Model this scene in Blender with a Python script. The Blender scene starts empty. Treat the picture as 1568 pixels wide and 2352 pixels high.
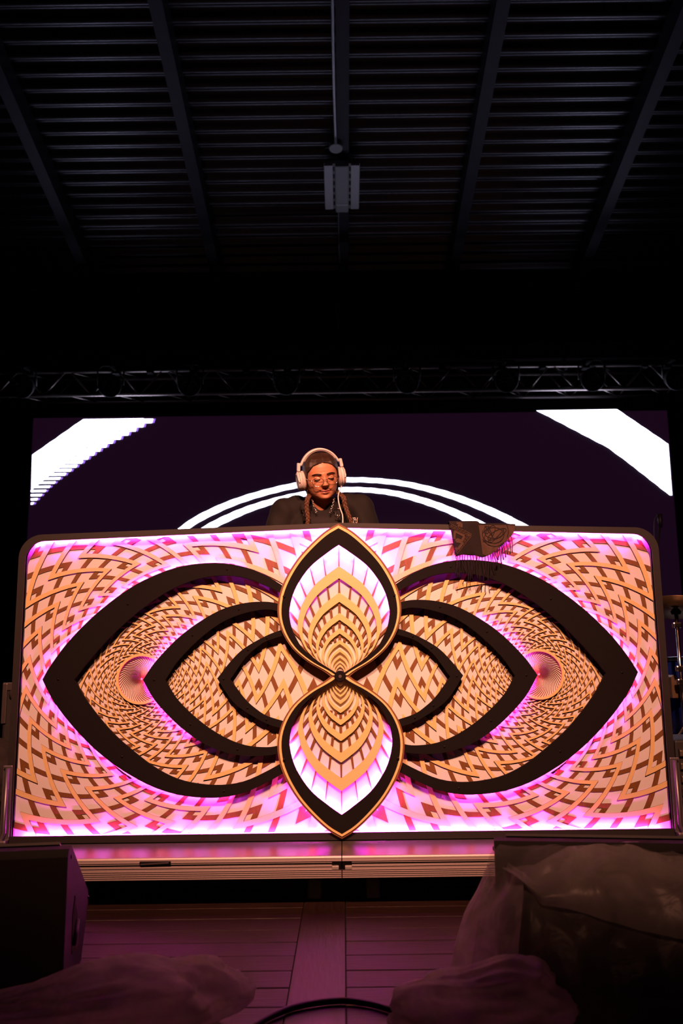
import bpy, bmesh, math, random
from mathutils import Vector, Matrix, noise as mnoise
random.seed(7)
SC = bpy.context.scene
COL = SC.collection
PI = math.pi
rad = math.radians

# ---------------------------------------------------------------- camera
F_PX, CAM_Z, PITCH, ROLL = 2056.0, 0.73, 10.3, -0.7
cam_d = bpy.data.cameras.new('camera')
cam_d.sensor_fit = 'VERTICAL'
cam_d.sensor_height = 36.0
cam_d.lens = F_PX / 2352.0 * 36.0
cam_d.clip_start = 0.02
cam_d.dof.use_dof = True
cam_d.dof.focus_distance = 3.32
cam_d.dof.aperture_fstop = 3.5
cam = bpy.data.objects.new('camera', cam_d)
COL.objects.link(cam)
CAM_R = Matrix.Rotation(rad(90 + PITCH), 3, 'X') @ Matrix.Rotation(rad(ROLL), 3, 'Z')
cam.matrix_world = Matrix.Translation((0, 0, CAM_Z)) @ CAM_R.to_4x4()
SC.camera = cam


def ray(px, py):
    return CAM_R @ Vector(((px - 784) / F_PX, -(py - 1176) / F_PX, -1.0))


def at(px, py, Y=None, z=None):
    """world point seen at a photo pixel, on the upright plane Y or the level plane z"""
    d = ray(px, py)
    t = Y / d.y if Y is not None else (z - CAM_Z) / d.z
    return Vector((d.x * t, d.y * t, d.z * t + CAM_Z))


# ---------------------------------------------------------------- world, lights, exposure
W = bpy.data.worlds.new('night')
SC.world = W
W.use_nodes = True
W.node_tree.nodes['Background'].inputs[0].default_value = (0.25, 0.2, 0.4, 1)
W.node_tree.nodes['Background'].inputs[1].default_value = 0.0012


def spot(name, loc, target, power, color, angle, blend, radius):
    l = bpy.data.lights.new(name, 'SPOT')
    l.energy = power
    l.color = color
    l.spot_size = rad(angle)
    l.spot_blend = blend
    l.shadow_soft_size = radius
    o = bpy.data.objects.new(name, l)
    COL.objects.link(o)
    o.location = loc
    o.rotation_euler = (Vector(target) - Vector(loc)).to_track_quat('-Z', 'Y').to_euler()
    return o


# warm wash from the stage's front lighting bar, overhead and out behind the camera
for side, sx in (('left', -1), ('right', 1)):
    spot('front_bar_' + side + '_offscreen', (sx * 0.64, -2.0, 4.6), (sx * 0.62, 3.3, 1.40), 2150, (1.0, 0.385, 0.235), 34, 1.0, 0.14)

SC.view_settings.view_transform = 'Standard'
SC.view_settings.look = 'None'
SC.view_settings.exposure = 0.0
SC.view_settings.gamma = 1.0
SC.view_settings.use_curve_mapping = False
SC.cycles.max_bounces = 6
SC.cycles.transparent_max_bounces = 12
SC.cycles.sample_clamp_indirect = 6.0
SC.cycles.caustics_reflective = False
SC.cycles.caustics_refractive = False

LED_PINK = (1.0, 0.042, 0.80)
LED_POWER = 260.0


# ---------------------------------------------------------------- materials
def new_mat(name):
    m = bpy.data.materials.new(name)
    m.use_nodes = True
    return m, m.node_tree, m.node_tree.nodes['Principled BSDF']


def mat(name, color, rough=0.6, metal=0.0, var=0.0, scale=20.0, bump=0.0, stretch=(1, 1, 1), spec=0.5, kind='noise', color2=None):
    """principled material with procedural colour variation and fine relief"""
    m, nt, p = new_mat(name)
    p.inputs['Roughness'].default_value = rough
    p.inputs['Metallic'].default_value = metal
    p.inputs['Specular IOR Level'].default_value = spec
    p.inputs['Base Color'].default_value = (*color, 1)
    tc = nt.nodes.new('ShaderNodeTexCoord')
    mp = nt.nodes.new('ShaderNodeMapping')
    mp.inputs['Scale'].default_value = stretch
    nt.links.new(tc.outputs['Object'], mp.inputs['Vector'])
    if kind == 'wave':
        n = nt.nodes.new('ShaderNodeTexWave')
        n.inputs['Scale'].default_value = scale
        n.inputs['Distortion'].default_value = 3.0
        n.inputs['Detail'].default_value = 3.0
    else:
        n = nt.nodes.new('ShaderNodeTexNoise')
        n.inputs['Scale'].default_value = scale
        n.inputs['Detail'].default_value = 4.0
    nt.links.new(mp.outputs['Vector'], n.inputs['Vector'])
    fac = n.outputs['Fac']
    if var or color2:
        r = nt.nodes.new('ShaderNodeMix')
        r.data_type = 'RGBA'
        c2 = color2 or tuple(max(0, c * (1 - var)) for c in color)
        c1 = color if color2 else tuple(min(1, c * (1 + var * .5)) for c in color)
        r.inputs['A'].default_value = (*c1, 1)
        r.inputs['B'].default_value = (*c2, 1)
        nt.links.new(fac, r.inputs['Factor'])
        nt.links.new(r.outputs['Result'], p.inputs['Base Color'])
    if bump:
        b = nt.nodes.new('ShaderNodeBump')
        b.inputs['Strength'].default_value = bump
        b.inputs['Distance'].default_value = 0.004
        nt.links.new(fac, b.inputs['Height'])
        nt.links.new(b.outputs['Normal'], p.inputs['Normal'])
    return m


def emit(name, color, strength):
    m, nt, p = new_mat(name)
    p.inputs['Base Color'].default_value = (0.02, 0.02, 0.02, 1)
    p.inputs['Emission Color'].default_value = (*color, 1)
    p.inputs['Emission Strength'].default_value = strength
    return m


def film(name, color, opacity, rough=0.35):
    """thin milky plastic: part see-through, part scattering, denser in its creases"""
    m, nt, p = new_mat(name)
    nt.nodes.remove(p)
    out = nt.nodes['Material Output']
    tr = nt.nodes.new('ShaderNodeBsdfTransparent')
    df = nt.nodes.new('ShaderNodeBsdfDiffuse')
    df.inputs['Color'].default_value = (*color, 1)
    tl = nt.nodes.new('ShaderNodeBsdfTranslucent')
    tl.inputs['Color'].default_value = (*color, 1)
    gl = nt.nodes.new('ShaderNodeBsdfGlossy')
    gl.inputs['Roughness'].default_value = rough
    gl.inputs['Color'].default_value = (.8, .8, .8, 1)
    m1 = nt.nodes.new('ShaderNodeMixShader'); m1.inputs[0].default_value = 0.5
    nt.links.new(df.outputs[0], m1.inputs[1]); nt.links.new(tl.outputs[0], m1.inputs[2])
    m2 = nt.nodes.new('ShaderNodeMixShader'); m2.inputs[0].default_value = 0.05
    nt.links.new(m1.outputs[0], m2.inputs[1]); nt.links.new(gl.outputs[0], m2.inputs[2])
    n = nt.nodes.new('ShaderNodeTexNoise'); n.inputs['Scale'].default_value = 9; n.inputs['Detail'].default_value = 5
    n.inputs['Distortion'].default_value = 1.5
    tc = nt.nodes.new('ShaderNodeTexCoord'); nt.links.new(tc.outputs['Object'], n.inputs['Vector'])
    mr = nt.nodes.new('ShaderNodeMapRange')
    mr.inputs['From Min'].default_value = .3; mr.inputs['From Max'].default_value = .7
    mr.inputs['To Min'].default_value = opacity * .7; mr.inputs['To Max'].default_value = min(1, opacity * 1.3)
    nt.links.new(n.outputs['Fac'], mr.inputs['Value'])
    m3 = nt.nodes.new('ShaderNodeMixShader')
    nt.links.new(mr.outputs[0], m3.inputs[0])
    nt.links.new(tr.outputs[0], m3.inputs[1]); nt.links.new(m2.outputs[0], m3.inputs[2])
    bp = nt.nodes.new('ShaderNodeBump'); bp.inputs['Strength'].default_value = .45; bp.inputs['Distance'].default_value = .010
    nt.links.new(n.outputs['Fac'], bp.inputs['Height'])
    for s in (df, gl):
        nt.links.new(bp.outputs['Normal'], s.inputs['Normal'])
    nt.links.new(m3.outputs[0], out.inputs['Surface'])
    return m


M = {}
M['acrylic'] = mat('white_acrylic', (.80, .79, .80), .45, var=.03, scale=5)
M['tan'] = mat('birch_ply', (.86, .65, .27), .55, var=.10, scale=14, stretch=(1, 1, 6), bump=.05)
M['walnut'] = mat('walnut_stain', (.22, .085, .017), .5, var=.45, scale=30, stretch=(5, 1, 1), bump=.05)
M['burnt'] = mat('burnt_edge', (.06, .02, .01), .7, var=.3, scale=60)
M['ply_edge'] = mat('ply_edge', (.20, .075, .025), .6, var=.3, scale=60)
M['black'] = mat('black_paint', (.0060, .0046, .0050), .8, var=.2, scale=80, spec=.2)
M['border'] = mat('border_black', (.011, .009, .009), .6, var=.2, scale=60)
M['pink_led'] = emit('pink_led', LED_PINK, LED_POWER)
M['pink_led_petal'] = emit('pink_led_petal', LED_PINK, LED_POWER * 1.5)
M['screw'] = mat('screw_black', (.012, .01, .01), .35, metal=.6, var=.1)
M['alu'] = mat('aluminium', (.50, .44, .44), .45, metal=.35, var=.10, scale=8, stretch=(1, 40, 40))
M['edging'] = mat('edging_alu', (.22, .20, .22), .4, metal=.8, var=.2, scale=20)
M['alu_bright'] = mat('aluminium_clip', (.8, .78, .76), .4, metal=.7, var=.05)
M['deck'] = mat('deck_ply', (.12, .105, .10), .24, var=.35, scale=6, bump=.05)
M['dark_metal'] = mat('dark_metal', (.015, .014, .015), .5, metal=.3, var=.2)
M['plank'] = mat('stage_plank', (.036, .016, .011), .5, var=.85, scale=9, stretch=(1, 14, 9), bump=.4)
M['plank_y'] = mat('stage_plank_long', (.034, .016, .012), .45, var=.6, scale=9, stretch=(9, 1, 9), bump=.25)
M['gap'] = mat('floor_gap', (.006, .004, .004), .9, var=.2)
M['roof'] = mat('roof_steel', (.13, .13, .15), .33, metal=.92, var=.2, scale=5)
M['rafter'] = mat('rafter_steel', (.045, .04, .06), .55, metal=.2, var=.3, scale=9)
M['drape'] = mat('black_drape', (.006, .005, .006), .9, var=.2)
M['beam'] = mat('header_beam', (.11, .085, .09), .6, var=.3, scale=6)
M['truss'] = mat('truss_alu', (.35, .30, .28), .36, metal=.85, var=.15, scale=12)
M['par'] = mat('par_black', (.012, .012, .013), .45, var=.1)
M['lens'] = mat('lens_grey', (.05, .045, .05), .15, var=.1)
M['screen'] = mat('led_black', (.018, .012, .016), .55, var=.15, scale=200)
ps_ = M['screen'].node_tree.nodes['Principled BSDF']     # faint even purple emission set into the whole dark screen face
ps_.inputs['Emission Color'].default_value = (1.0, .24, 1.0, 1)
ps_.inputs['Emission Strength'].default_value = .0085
M['white_lit'] = emit('screen_white', (.72, .72, 1.0), 8.0)
M['violet_lit'] = emit('screen_violet', (.36, .16, .95), 1.2)
M['lamp_white'] = mat('lamp_white', (.55, .55, .57), .45, var=.06)
M['lamp_lens'] = mat('lamp_lens', (.92, .90, .96), .3, var=.03)
M['conduit'] = mat('conduit', (.5, .5, .55), .35, metal=.5, var=.1)
M['rubber'] = mat('cable_black', (.02, .018, .018), .5, var=.1)
M['wedge'] = mat('wedge_black', (.005, .0035, .0035), .7, var=.25, scale=150, bump=.1)
M['plastic'] = film('plastic_milky', (.75, .72, .70), .70)
M['plastic_thin'] = film('plastic_thin', (.58, .56, .55), .36)
M['plastic_bag'] = film('plastic_bag', (.86, .83, .82), .78)
M['skin'] = mat('skin', (.66, .30, .165), .48, var=.06, scale=30)
M['lip'] = mat('lip', (.36, .10, .08), .4, var=.1)
M['hair'] = mat('hair', (.045, .022, .014), .42, var=.5, scale=40, stretch=(6, 1, 1), bump=.4, kind='wave')
M['braid'] = mat('braid_hair', (.13, .06, .032), .45, var=.5, scale=70, bump=.4, kind='wave')
M['lash'] = mat('lash', (.02, .012, .01), .6, var=.1)
M['eye'] = mat('eye_white', (.6, .55, .5), .2, var=.05)
M['shirt'] = mat('shirt_black', (.005, .004, .0045), .85, var=.2, scale=60, bump=.1)
M['denim'] = mat('overall_black', (.009, .007, .008), .8, var=.2, scale=120, bump=.15)
M['hp_white'] = mat('headphone_white', (.90, .87, .86), .4, var=.03)
M['hp_pad'] = mat('headphone_pad', (.70, .64, .62), .55, var=.1, scale=60, bump=.2)
M['chrome'] = mat('chrome', (.75, .73, .72), .18, metal=1.0, var=.03)
M['scarf'] = mat('scarf_black', (.008, .004, .0055), .9, var=.3, scale=90, bump=.2)
M['scarf_tan'] = mat('scarf_print', (.075, .042, .03), .9, var=.25, scale=60)
M['drum_blue'] = mat('drum_blue', (.012, .03, .30), .25, metal=.3, var=.4, scale=120)
M['drum_head'] = mat('drum_head', (.5, .5, .5), .5, var=.05)
M['cymbal'] = mat('cymbal_bronze', (.45, .32, .18), .35, metal=.9, var=.2, scale=40)
M['case'] = mat('case_black', (.02, .018, .018), .6, var=.2)
M['case_metal'] = mat('case_metal', (.16, .14, .14), .4, metal=.8, var=.2)
M['grey_cloth'] = mat('grey_cloth', (.03, .024, .023), .9, var=.3, scale=50, bump=.3)
M['road'] = M['case']


# ---------------------------------------------------------------- object helpers
ORIG = {}


def tag(o, label, cat, group=None):
    o['label'] = label
    o['category'] = cat
    if group:
        o['group'] = group
    return o


def thing(name, label, cat, loc=(0, 0, 0), group=None):
    o = bpy.data.objects.new(name, None)
    o.empty_display_size = .1
    COL.objects.link(o)
    o.location = loc
    ORIG[o.name] = Vector(loc)
    return tag(o, label, cat, group)


def add(name, verts, faces, m, parent=None, smooth=False, loc=None, mats=None, midx=None):
    """one mesh object from WORLD coordinates; children are stored relative to their thing"""
    org = ORIG[parent.name] if parent is not None else Vector(loc or (0, 0, 0))
    me = bpy.data.meshes.new(name)
    me.from_pydata([tuple(Vector(v) - org) for v in verts], [], [tuple(f) for f in faces])
    if mats:
        for k in mats:
            me.materials.append(k)
        if midx:
            me.polygons.foreach_set('material_index', midx)
    else:
        me.materials.append(m)
    if smooth:
        me.polygons.foreach_set('use_smooth', [True] * len(me.polygons))
    me.update()
    bm = bmesh.new(); bm.from_mesh(me)
    bmesh.ops.recalc_face_normals(bm, faces=bm.faces)
    bm.to_mesh(me); bm.free()
    return link(name, me, parent, loc)


def link(name, me, parent=None, loc=None):
    o = bpy.data.objects.new(name, me)
    COL.objects.link(o)
    if parent is not None:
        o.parent = parent
        ORIG[o.name] = ORIG[parent.name]
    else:
        o.location = loc or (0, 0, 0)
        ORIG[o.name] = Vector(loc or (0, 0, 0))
    return o


class Geo:
    """collects shapes into one mesh"""

    def __init__(self):
        self.v, self.f = [], []

    def raw(self, vs, fs):
        n = len(self.v)
        self.v += [Vector(v) for v in vs]
        self.f += [tuple(i + n for i in f) for f in fs]
        return self

    def box(self, lo, hi, mtx=None):
        x0, y0, z0 = lo
        x1, y1, z1 = hi
        vs = [Vector(p) for p in ((x0, y0, z0), (x1, y0, z0), (x1, y1, z0), (x0, y1, z0), (x0, y0, z1), (x1, y0, z1), (x1, y1, z1), (x0, y1, z1))]
        if mtx is not None:
            vs = [mtx @ v for v in vs]
        return self.raw(vs, [(0, 3, 2, 1), (4, 5, 6, 7), (0, 1, 5, 4), (1, 2, 6, 5), (2, 3, 7, 6), (3, 0, 4, 7)])

    def bbox(self, lo, hi, b=.004, mtx=None):
        """box with chamfered edges"""
        bm = bmesh.new()
        bmesh.ops.create_cube(bm, size=1)
        for v in bm.verts:
            v.co = Vector((lo[i] + (v.co[i] + .5) * (hi[i] - lo[i]) for i in range(3)))
        bmesh.ops.bevel(bm, geom=list(bm.edges), offset=b, segments=2, affect='EDGES', profile=.6)
        vs = [v.co.copy() for v in bm.verts]
        if mtx is not None:
            vs = [mtx @ v for v in vs]
        bm.verts.index_update()
        fs = [[v.index for v in f.verts] for f in bm.faces]
        bm.free()
        return self.raw(vs, fs)

    def tube(self, pts, r, n=8, cap=True, closed=False):
        pts = [Vector(p) for p in pts]
        m = len(pts)
        rs = r if isinstance(r, (list, tuple)) else [r] * m
        vs, fs = [], []
        up = None
        for i, p in enumerate(pts):
            a = pts[(i - 1) % m] if (closed or i) else pts[0]
            b = pts[(i + 1) % m] if (closed or i < m - 1) else pts[-1]
            t = (b - a)
            t = t.normalized() if t.length > 1e-9 else Vector((0, 0, 1))
            if up is None:
                up = t.orthogonal().normalized()
            else:
                up = (up - t * up.dot(t))
                up = up.normalized() if up.length > 1e-6 else t.orthogonal().normalized()
            s = t.cross(up)
            for k in range(n):
                an = 2 * PI * k / n
                vs.append(p + (up * math.cos(an) + s * math.sin(an)) * rs[i])
        for i in range(m if closed else m - 1):
            j = (i + 1) % m
            for k in range(n):
                l = (k + 1) % n
                fs.append((i * n + k, i * n + l, j * n + l, j * n + k))
        if cap and not closed:
            fs.append(tuple(range(n))[::-1])
            fs.append(tuple((m - 1) * n + k for k in range(n)))
        return self.raw(vs, fs)

    def lathe(self, prof, n=24, mtx=None):
        """profile [(r, h)] turned about local Z"""
        vs, fs = [], []
        for r, h in prof:
            for k in range(n):
                a = 2 * PI * k / n
                vs.append(Vector((r * math.cos(a), r * math.sin(a), h)))
        for i in range(len(prof) - 1):
            for k in range(n):
                l = (k + 1) % n
                fs.append((i * n + k, i * n + l, (i + 1) * n + l, (i + 1) * n + k))
        fs.append(tuple(range(n))[::-1])
        fs.append(tuple((len(prof) - 1) * n + k for k in range(n)))
        if mtx is not None:
            vs = [mtx @ v for v in vs]
        return self.raw(vs, fs)

    def prism(self, poly, y0, y1):
        """polygon [(x, z)] extruded along Y"""
        n = len(poly)
        vs = [(x, y0, z) for x, z in poly] + [(x, y1, z) for x, z in poly]
        fs = [tuple(range(n)), tuple(range(2 * n - 1, n - 1, -1))]
        fs += [(i, i + n, (i + 1) % n + n, (i + 1) % n) for i in range(n)]
        return self.raw(vs, fs)

    def ring(self, A, B, y0, y1, closed=False):
        """solid band between two polylines [(x, z)] of equal length, y0 (front) to y1 (back)"""
        n = len(A)
        vs = [(x, y0, z) for x, z in A] + [(x, y0, z) for x, z in B] + [(x, y1, z) for x, z in A] + [(x, y1, z) for x, z in B]
        fs = []
        for i in range(n if closed else n - 1):
            j = (i + 1) % n
            fs += [(i, j, n + j, n + i), (2 * n + i, 3 * n + i, 3 * n + j, 2 * n + j), (i, 2 * n + i, 2 * n + j, j), (n + i, n + j, 3 * n + j, 3 * n + i)]
        if not closed:
            fs += [(0, n, 3 * n, 2 * n), (n - 1, 3 * n - 1, 4 * n - 1, 2 * n - 1)]
        return self.raw(vs, fs)

    def ribbon(self, P, y0, y1):
        n = len(P)
        vs = [(x, y0, z) for x, z in P] + [(x, y1, z) for x, z in P]
        return self.raw(vs, [(i, i + 1, n + i + 1, n + i) for i in range(n - 1)])

    def obj(self, name, m, parent=None, smooth=False, loc=None):
        return add(name, self.v, self.f, m, parent, smooth, loc)


def axis_mtx(origin, zdir):
    q = Vector(zdir).to_track_quat('Z', 'Y')
    return Matrix.Translation(origin) @ q.to_matrix().to_4x4()


def smooth_path(pts, n):
    """Catmull-Rom resample of 2-D/3-D points to n points, even in arc length"""
    P = [Vector(p) for p in pts]
    if len(P) < 3:
        return [P[0].lerp(P[-1], i / (n - 1)) for i in range(n)]
    Q = [P[0] * 2 - P[1]] + P + [P[-1] * 2 - P[-2]]
    dense = []
    for i in range(1, len(Q) - 2):
        for k in range(12):
            t = k / 12
            a, b, c, d = Q[i - 1], Q[i], Q[i + 1], Q[i + 2]
            dense.append(.5 * ((2 * b) + (c - a) * t + (2 * a - 5 * b + 4 * c - d) * t * t + (3 * b - a - 3 * c + d) * t ** 3))
    dense.append(P[-1])
    L = [0]
    for i in range(1, len(dense)):
        L.append(L[-1] + (dense[i] - dense[i - 1]).length)
    out, j = [], 0
    for i in range(n):
        s = L[-1] * i / (n - 1)
        while j < len(L) - 2 and L[j + 1] < s:
            j += 1
        t = (s - L[j]) / max(1e-9, L[j + 1] - L[j])
        out.append(dense[j].lerp(dense[j + 1], min(1, max(0, t))))
    return out


def structure(o):
    o['kind'] = 'structure'
    return o


def copy_tree(root, loc, label=None):
    r = root.copy(); COL.objects.link(r); r.location = loc
    if label:
        r['label'] = label
    for ch in list(root.children):
        c = ch.copy(); COL.objects.link(c); c.parent = r
        for g in list(ch.children):
            d = g.copy(); COL.objects.link(d); d.parent = c
    return r


#SECTION_STRUCT
# ================================================================ the setting
XC, HUB_Z = -0.012, 0.7245      # the booth's centre line and the height of its hub
DECK_TOP = 0.160
# floor: a sub-floor with planks laid across and one board running to the back
g = Geo().box((-4.2, 1.0, -.08), (4.2, 9.0, -.010))
floor = structure(g.obj('floor', M['gap']))
floor['label'] = 'dark stained wooden stage floor of cross-laid planks'
floor['category'] = 'floor'
PW = 0.1245
BX0, BX1 = -0.137, -0.004
bm_ = Geo().bbox((0, .0022, -.03), (4.0, PW - .0022, 0.0), .003)
me_plank = None
row = 0
y = 1.05
while y < 8.6:
    for side in (-1, 1):
        if me_plank is None:
            o = bm_.obj('plank', M['plank'], None)
            me_plank = o.data
            o.parent = floor
        else:
            o = bpy.data.objects.new('plank', me_plank); COL.objects.link(o); o.parent = floor
        o.location = ((BX1 + .0015) if side > 0 else BX0 - .0015 - 4.0, y, random.uniform(-.0015, .0))
    y += PW
Geo().bbox((BX0, 1.05, -.03), (BX1, 8.6, .0), .0025).obj('plank', M['plank_y'], floor)

# back wall: black drape behind everything
g = Geo()
n = 60
vs, fs = [], []
for i in range(n + 1):
    x = -6 + 12 * i / n
    yy = 8.75 + .06 * math.sin(i * 1.9) + .03 * math.sin(i * .7)
    vs += [(x, yy, 0), (x, yy, 4.7)]
for i in range(n):
    fs.append((2 * i, 2 * i + 2, 2 * i + 3, 2 * i + 1))
wb = structure(add('wall_back', vs, fs, M['drape'], None, True))
wb['label'] = 'black drape closing the back of the stage'
wb['category'] = 'wall'

# ceiling: corrugated steel sloping down to the back, on five rafters
SL = math.tan(rad(11.1))
RY, RZ = 8.2, at(784, 650, Y=8.2).z


def roof_z(y):
    return RZ + (RY - y) * SL


vs, fs = [], []
PER = 0.1355
y = 5.19 - PER * 16
prof = []
while y < 8.7:
    prof += [(y + PER * q / 10, .020 * (1 - math.cos(2 * PI * q / 10)) ** 1.15) for q in range(10)]
    y += PER
for x in (-6.0, 6.0):
    for (yy, dz) in prof:
        vs.append((x, yy, roof_z(yy) + dz))
m_ = len(prof)
for i in range(m_ - 1):
    fs.append((i, i + 1, m_ + i + 1, m_ + i))
ceil = structure(add('ceiling', vs, fs, M['roof'], None, True))
ceil['label'] = 'corrugated steel roof sloping down towards the back'
ceil['category'] = 'ceiling'
for x in (-2.33, -1.14, 0.045, 1.07, 2.27):
    wv = .045
    g = Geo()
    for (a, b, h0, h1) in ((-wv, wv, -.19, -.002),):
        y0, y1 = 2.6, 8.05
        vs = []
        for yy in (y0, y1):
            for (xx, hh) in ((a, h0), (b, h0), (b, h1), (a, h1)):
                vs.append((x + xx, yy, roof_z(yy) + hh))
        g.raw(vs, [(0, 1, 2, 3), (7, 6, 5, 4), (0, 4, 5, 1), (1, 5, 6, 2), (2, 6, 7, 3), (3, 7, 4, 0)])
    o = g.obj('rafter', M['rafter'], ceil)
# dark fascia closing the roof end and the steel header beam in front of it
zf0 = at(784, 812, Y=7.95).z
fascia = structure(Geo().box((-6, 8.07, zf0), (6, 8.13, RZ + .12)).obj('trim_2', M['drape']))
fascia['label'] = 'black fascia board closing the roof end above the truss'
fascia['category'] = 'fascia'
zb0, zb1 = at(784, 822, Y=7.9).z, at(784, 796, Y=7.9).z
hb = structure(Geo().bbox((-6, 7.86, zb0), (6, 8.06, zb1), .008).obj('trim_1', M['beam']))
hb['label'] = 'dim steel header beam running above the lighting truss'
hb['category'] = 'beam'

#SECTION_LEDWALL
# ================================================================ LED wall
LY = 7.60
xl, xr = at(72, 1050, Y=LY).x, at(1540, 1050, Y=LY).x
zt = (at(280, 962, Y=LY).z + at(1330, 941, Y=LY).z) / 2
led = thing('led_wall', 'large black video wall behind the booth with white arcs and corner shapes', 'video wall', ((xl + xr) / 2, LY + .05, 0))
ncol, nrow = 10, 6
cw = (xr - xl) / ncol
chh = (zt - .02) / nrow
me = None
for i in range(ncol):
    for j in range(nrow):
        if me is None:
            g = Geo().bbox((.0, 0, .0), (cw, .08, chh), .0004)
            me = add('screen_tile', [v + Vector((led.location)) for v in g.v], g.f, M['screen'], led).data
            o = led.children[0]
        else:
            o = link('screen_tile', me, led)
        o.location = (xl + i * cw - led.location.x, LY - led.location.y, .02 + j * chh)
LF = LY - .004


def lit(poly, m, name):
    P = [at(px, py, Y=LF) for px, py in poly]
    return Geo().prism([(p.x, p.z) for p in P], LF, LF + .004).obj(name, m, led)


def jag(a, b, n=10, d=1.6):
    """small steps along a slanted edge, as the screen's pixels show it"""
    out = []
    for i in range(n):
        t0, t1 = i / n, (i + 1) / n
        p = (a[0] + (b[0] - a[0]) * t0, a[1] + (b[1] - a[1]) * t0)
        q = (a[0] + (b[0] - a[0]) * t1, a[1] + (b[1] - a[1]) * t1)
        out += [p, (p[0] + (q[0] - p[0]) * .8, p[1] + (q[1] - p[1]) * .8 + (d if i % 2 else -d) * .3)]
    return out


# right corner shape: one white piece
R = [(1232, 943)] + jag((1416, 940), (1534, 1020), 8) + [(1534, 1020), (1543, 1137)] + jag((1538, 1137), (1440, 1060), 8) + jag((1440, 1060), (1395, 1027), 3) + jag((1395, 1027), (1240, 946), 10)
lit(R, M['white_lit'], 'lit_corner')
# left corner shape: a solid part, then bars with dark gaps below its slanted edge
L = jag((74, 1045), (191, 963), 8) + [(191, 963), (330, 961), (228, 1010), (195, 1028), (170, 1047), (148, 1065), (126, 1082), (105, 1098), (72, 1125)]
lit(L, M['white_lit'], 'lit_corner')
yb = 962.0
outer = [(366, 961), (330, 978), (300, 995), (262, 1015), (228, 1037), (195, 1060), (164, 1082), (140, 1100), (118, 1118), (98, 1138), (84, 1152), (72, 1166)]
inner = [(330, 961), (228, 1010), (195, 1028), (170, 1047), (148, 1065), (126, 1082), (105, 1098), (72, 1125)]


def xof(path, yy):
    for (x0, y0), (x1, y1) in zip(path, path[1:]):
        if y0 <= yy <= y1:
            return x0 + (x1 - x0) * (yy - y0) / max(1e-6, y1 - y0)
    return path[-1][0]


while yb < 1164:
    t = min(1, max(0, (yb - 985) / 120))
    hgt = 9.6 * (1 - .5 * t)
    xi, xo = max(72, xof(inner, yb + hgt / 2)) - 2, xof(outer, yb + hgt / 2)
    if yb + hgt > 1125:
        xi = 71
    if xo - xi > 3:
        tip = min(5, xo - xi)
        lit([(xi, yb + .6), (xo - tip + 3, yb), (xo - tip, yb + hgt - .4), (xi, yb + hgt)], M['white_lit'], 'lit_bar')
        lit([(xo - tip + 3, yb), (xo + 3, yb), (xo, yb + hgt - .4), (xo - tip, yb + hgt - .4)], M['violet_lit'], 'lit_bar')
    yb += 9.6
# the two arcs
for (rin, pts_o, pts_i) in (
        (0, [(408, 1215), (450, 1186), (520, 1153), (600, 1127), (690, 1107), (780, 1098), (850, 1098), (930, 1106), (1010, 1124), (1080, 1147), (1150, 1176), (1225, 1214)],
         [(432, 1215), (470, 1192), (540, 1160), (615, 1136), (695, 1118), (785, 1108), (850, 1108), (925, 1116), (1000, 1134), (1065, 1156), (1130, 1184), (1196, 1216)]),
        (1, [(462, 1213), (500, 1192), (560, 1166), (630, 1144), (700, 1129), (785, 1120), (850, 1121), (920, 1130), (990, 1149), (1050, 1172), (1100, 1195), (1150, 1222)],
         [(492, 1213), (525, 1197), (580, 1173), (640, 1154), (705, 1139), (785, 1130), (850, 1131), (912, 1140), (975, 1158), (1030, 1179), (1075, 1202), (1120, 1226)])):
    A = smooth_path([tuple(at(a, b, Y=LF).xz) for a, b in pts_o], 90)
    B = smooth_path([tuple(at(a, b, Y=LF).xz) for a, b in pts_i], 90)
    for k in range(90):
        s = .0014 if (k // 2) % 2 else -.001
        A[k] = A[k] + Vector((0, s)); B[k] = B[k] + Vector((0, s))
    Geo().ring(A, B, LF, LF + .004).obj('lit_arc', M['white_lit'], led)

#SECTION_TRUSS
# ================================================================ truss with par lights
TY = 7.45
zc0, zc1 = at(784, 900, Y=TY).z, at(784, 846, Y=TY).z
TD = .22
truss = thing('lighting_truss', 'silver box truss hung across the stage below the header beam', 'truss', (0, TY, zc0))
for (yy, zz) in ((TY, zc0), (TY, zc1), (TY + TD, zc0), (TY + TD, zc1)):
    Geo().tube([(-4.6, yy, zz), (4.6, yy, zz)], .017, 10).obj('chord', M['truss'], truss, True)
brace = []
PX = at(155, 880, Y=TY).x
STEP = (at(1490, 880, Y=TY).x - PX) / 12
me_b = {}
x = PX - STEP * 5
while x < 4.4:
    for (yy) in (TY, TY + TD):
        for s in (-1, 1):
            k = (s,)
            if k not in me_b:
                g = Geo().tube([(s * STEP * .46, 0, .012), (s * .03, 0, zc1 - zc0 - .012)], .008, 6)
                me_b[k] = add('brace', [v + truss.location for v in g.v], g.f, M['truss'], truss, True).data
                o = truss.children[-1]
                o = [c for c in truss.children if c.data is me_b[k]][0]
            else:
                o = link('brace', me_b[k], truss)
            o.location = (x, yy - TY, 0)
    for zz in (0, zc1 - zc0):
        if 'c' not in me_b:
            g = Geo().tube([(0, 0, 0), (STEP * .5, TD, 0)], .006, 6)
            me_b['c'] = add('brace', [v + truss.location for v in g.v], g.f, M['truss'], truss, True).data
            o = [c for c in truss.children if c.data is me_b['c']][0]
        else:
            o = link('brace', me_b['c'], truss)
        o.location = (x, 0, zz)
    x += STEP
for px in (245, 790, 1305):
    xx = at(px, 830, Y=TY).x
    Geo().tube([(xx, TY + .1, zc1), (xx, TY + .22, zb0 + .05), (xx, 7.9, zb0 + .05)], .016, 8).obj('hanger', M['rafter'], truss, True)
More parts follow.
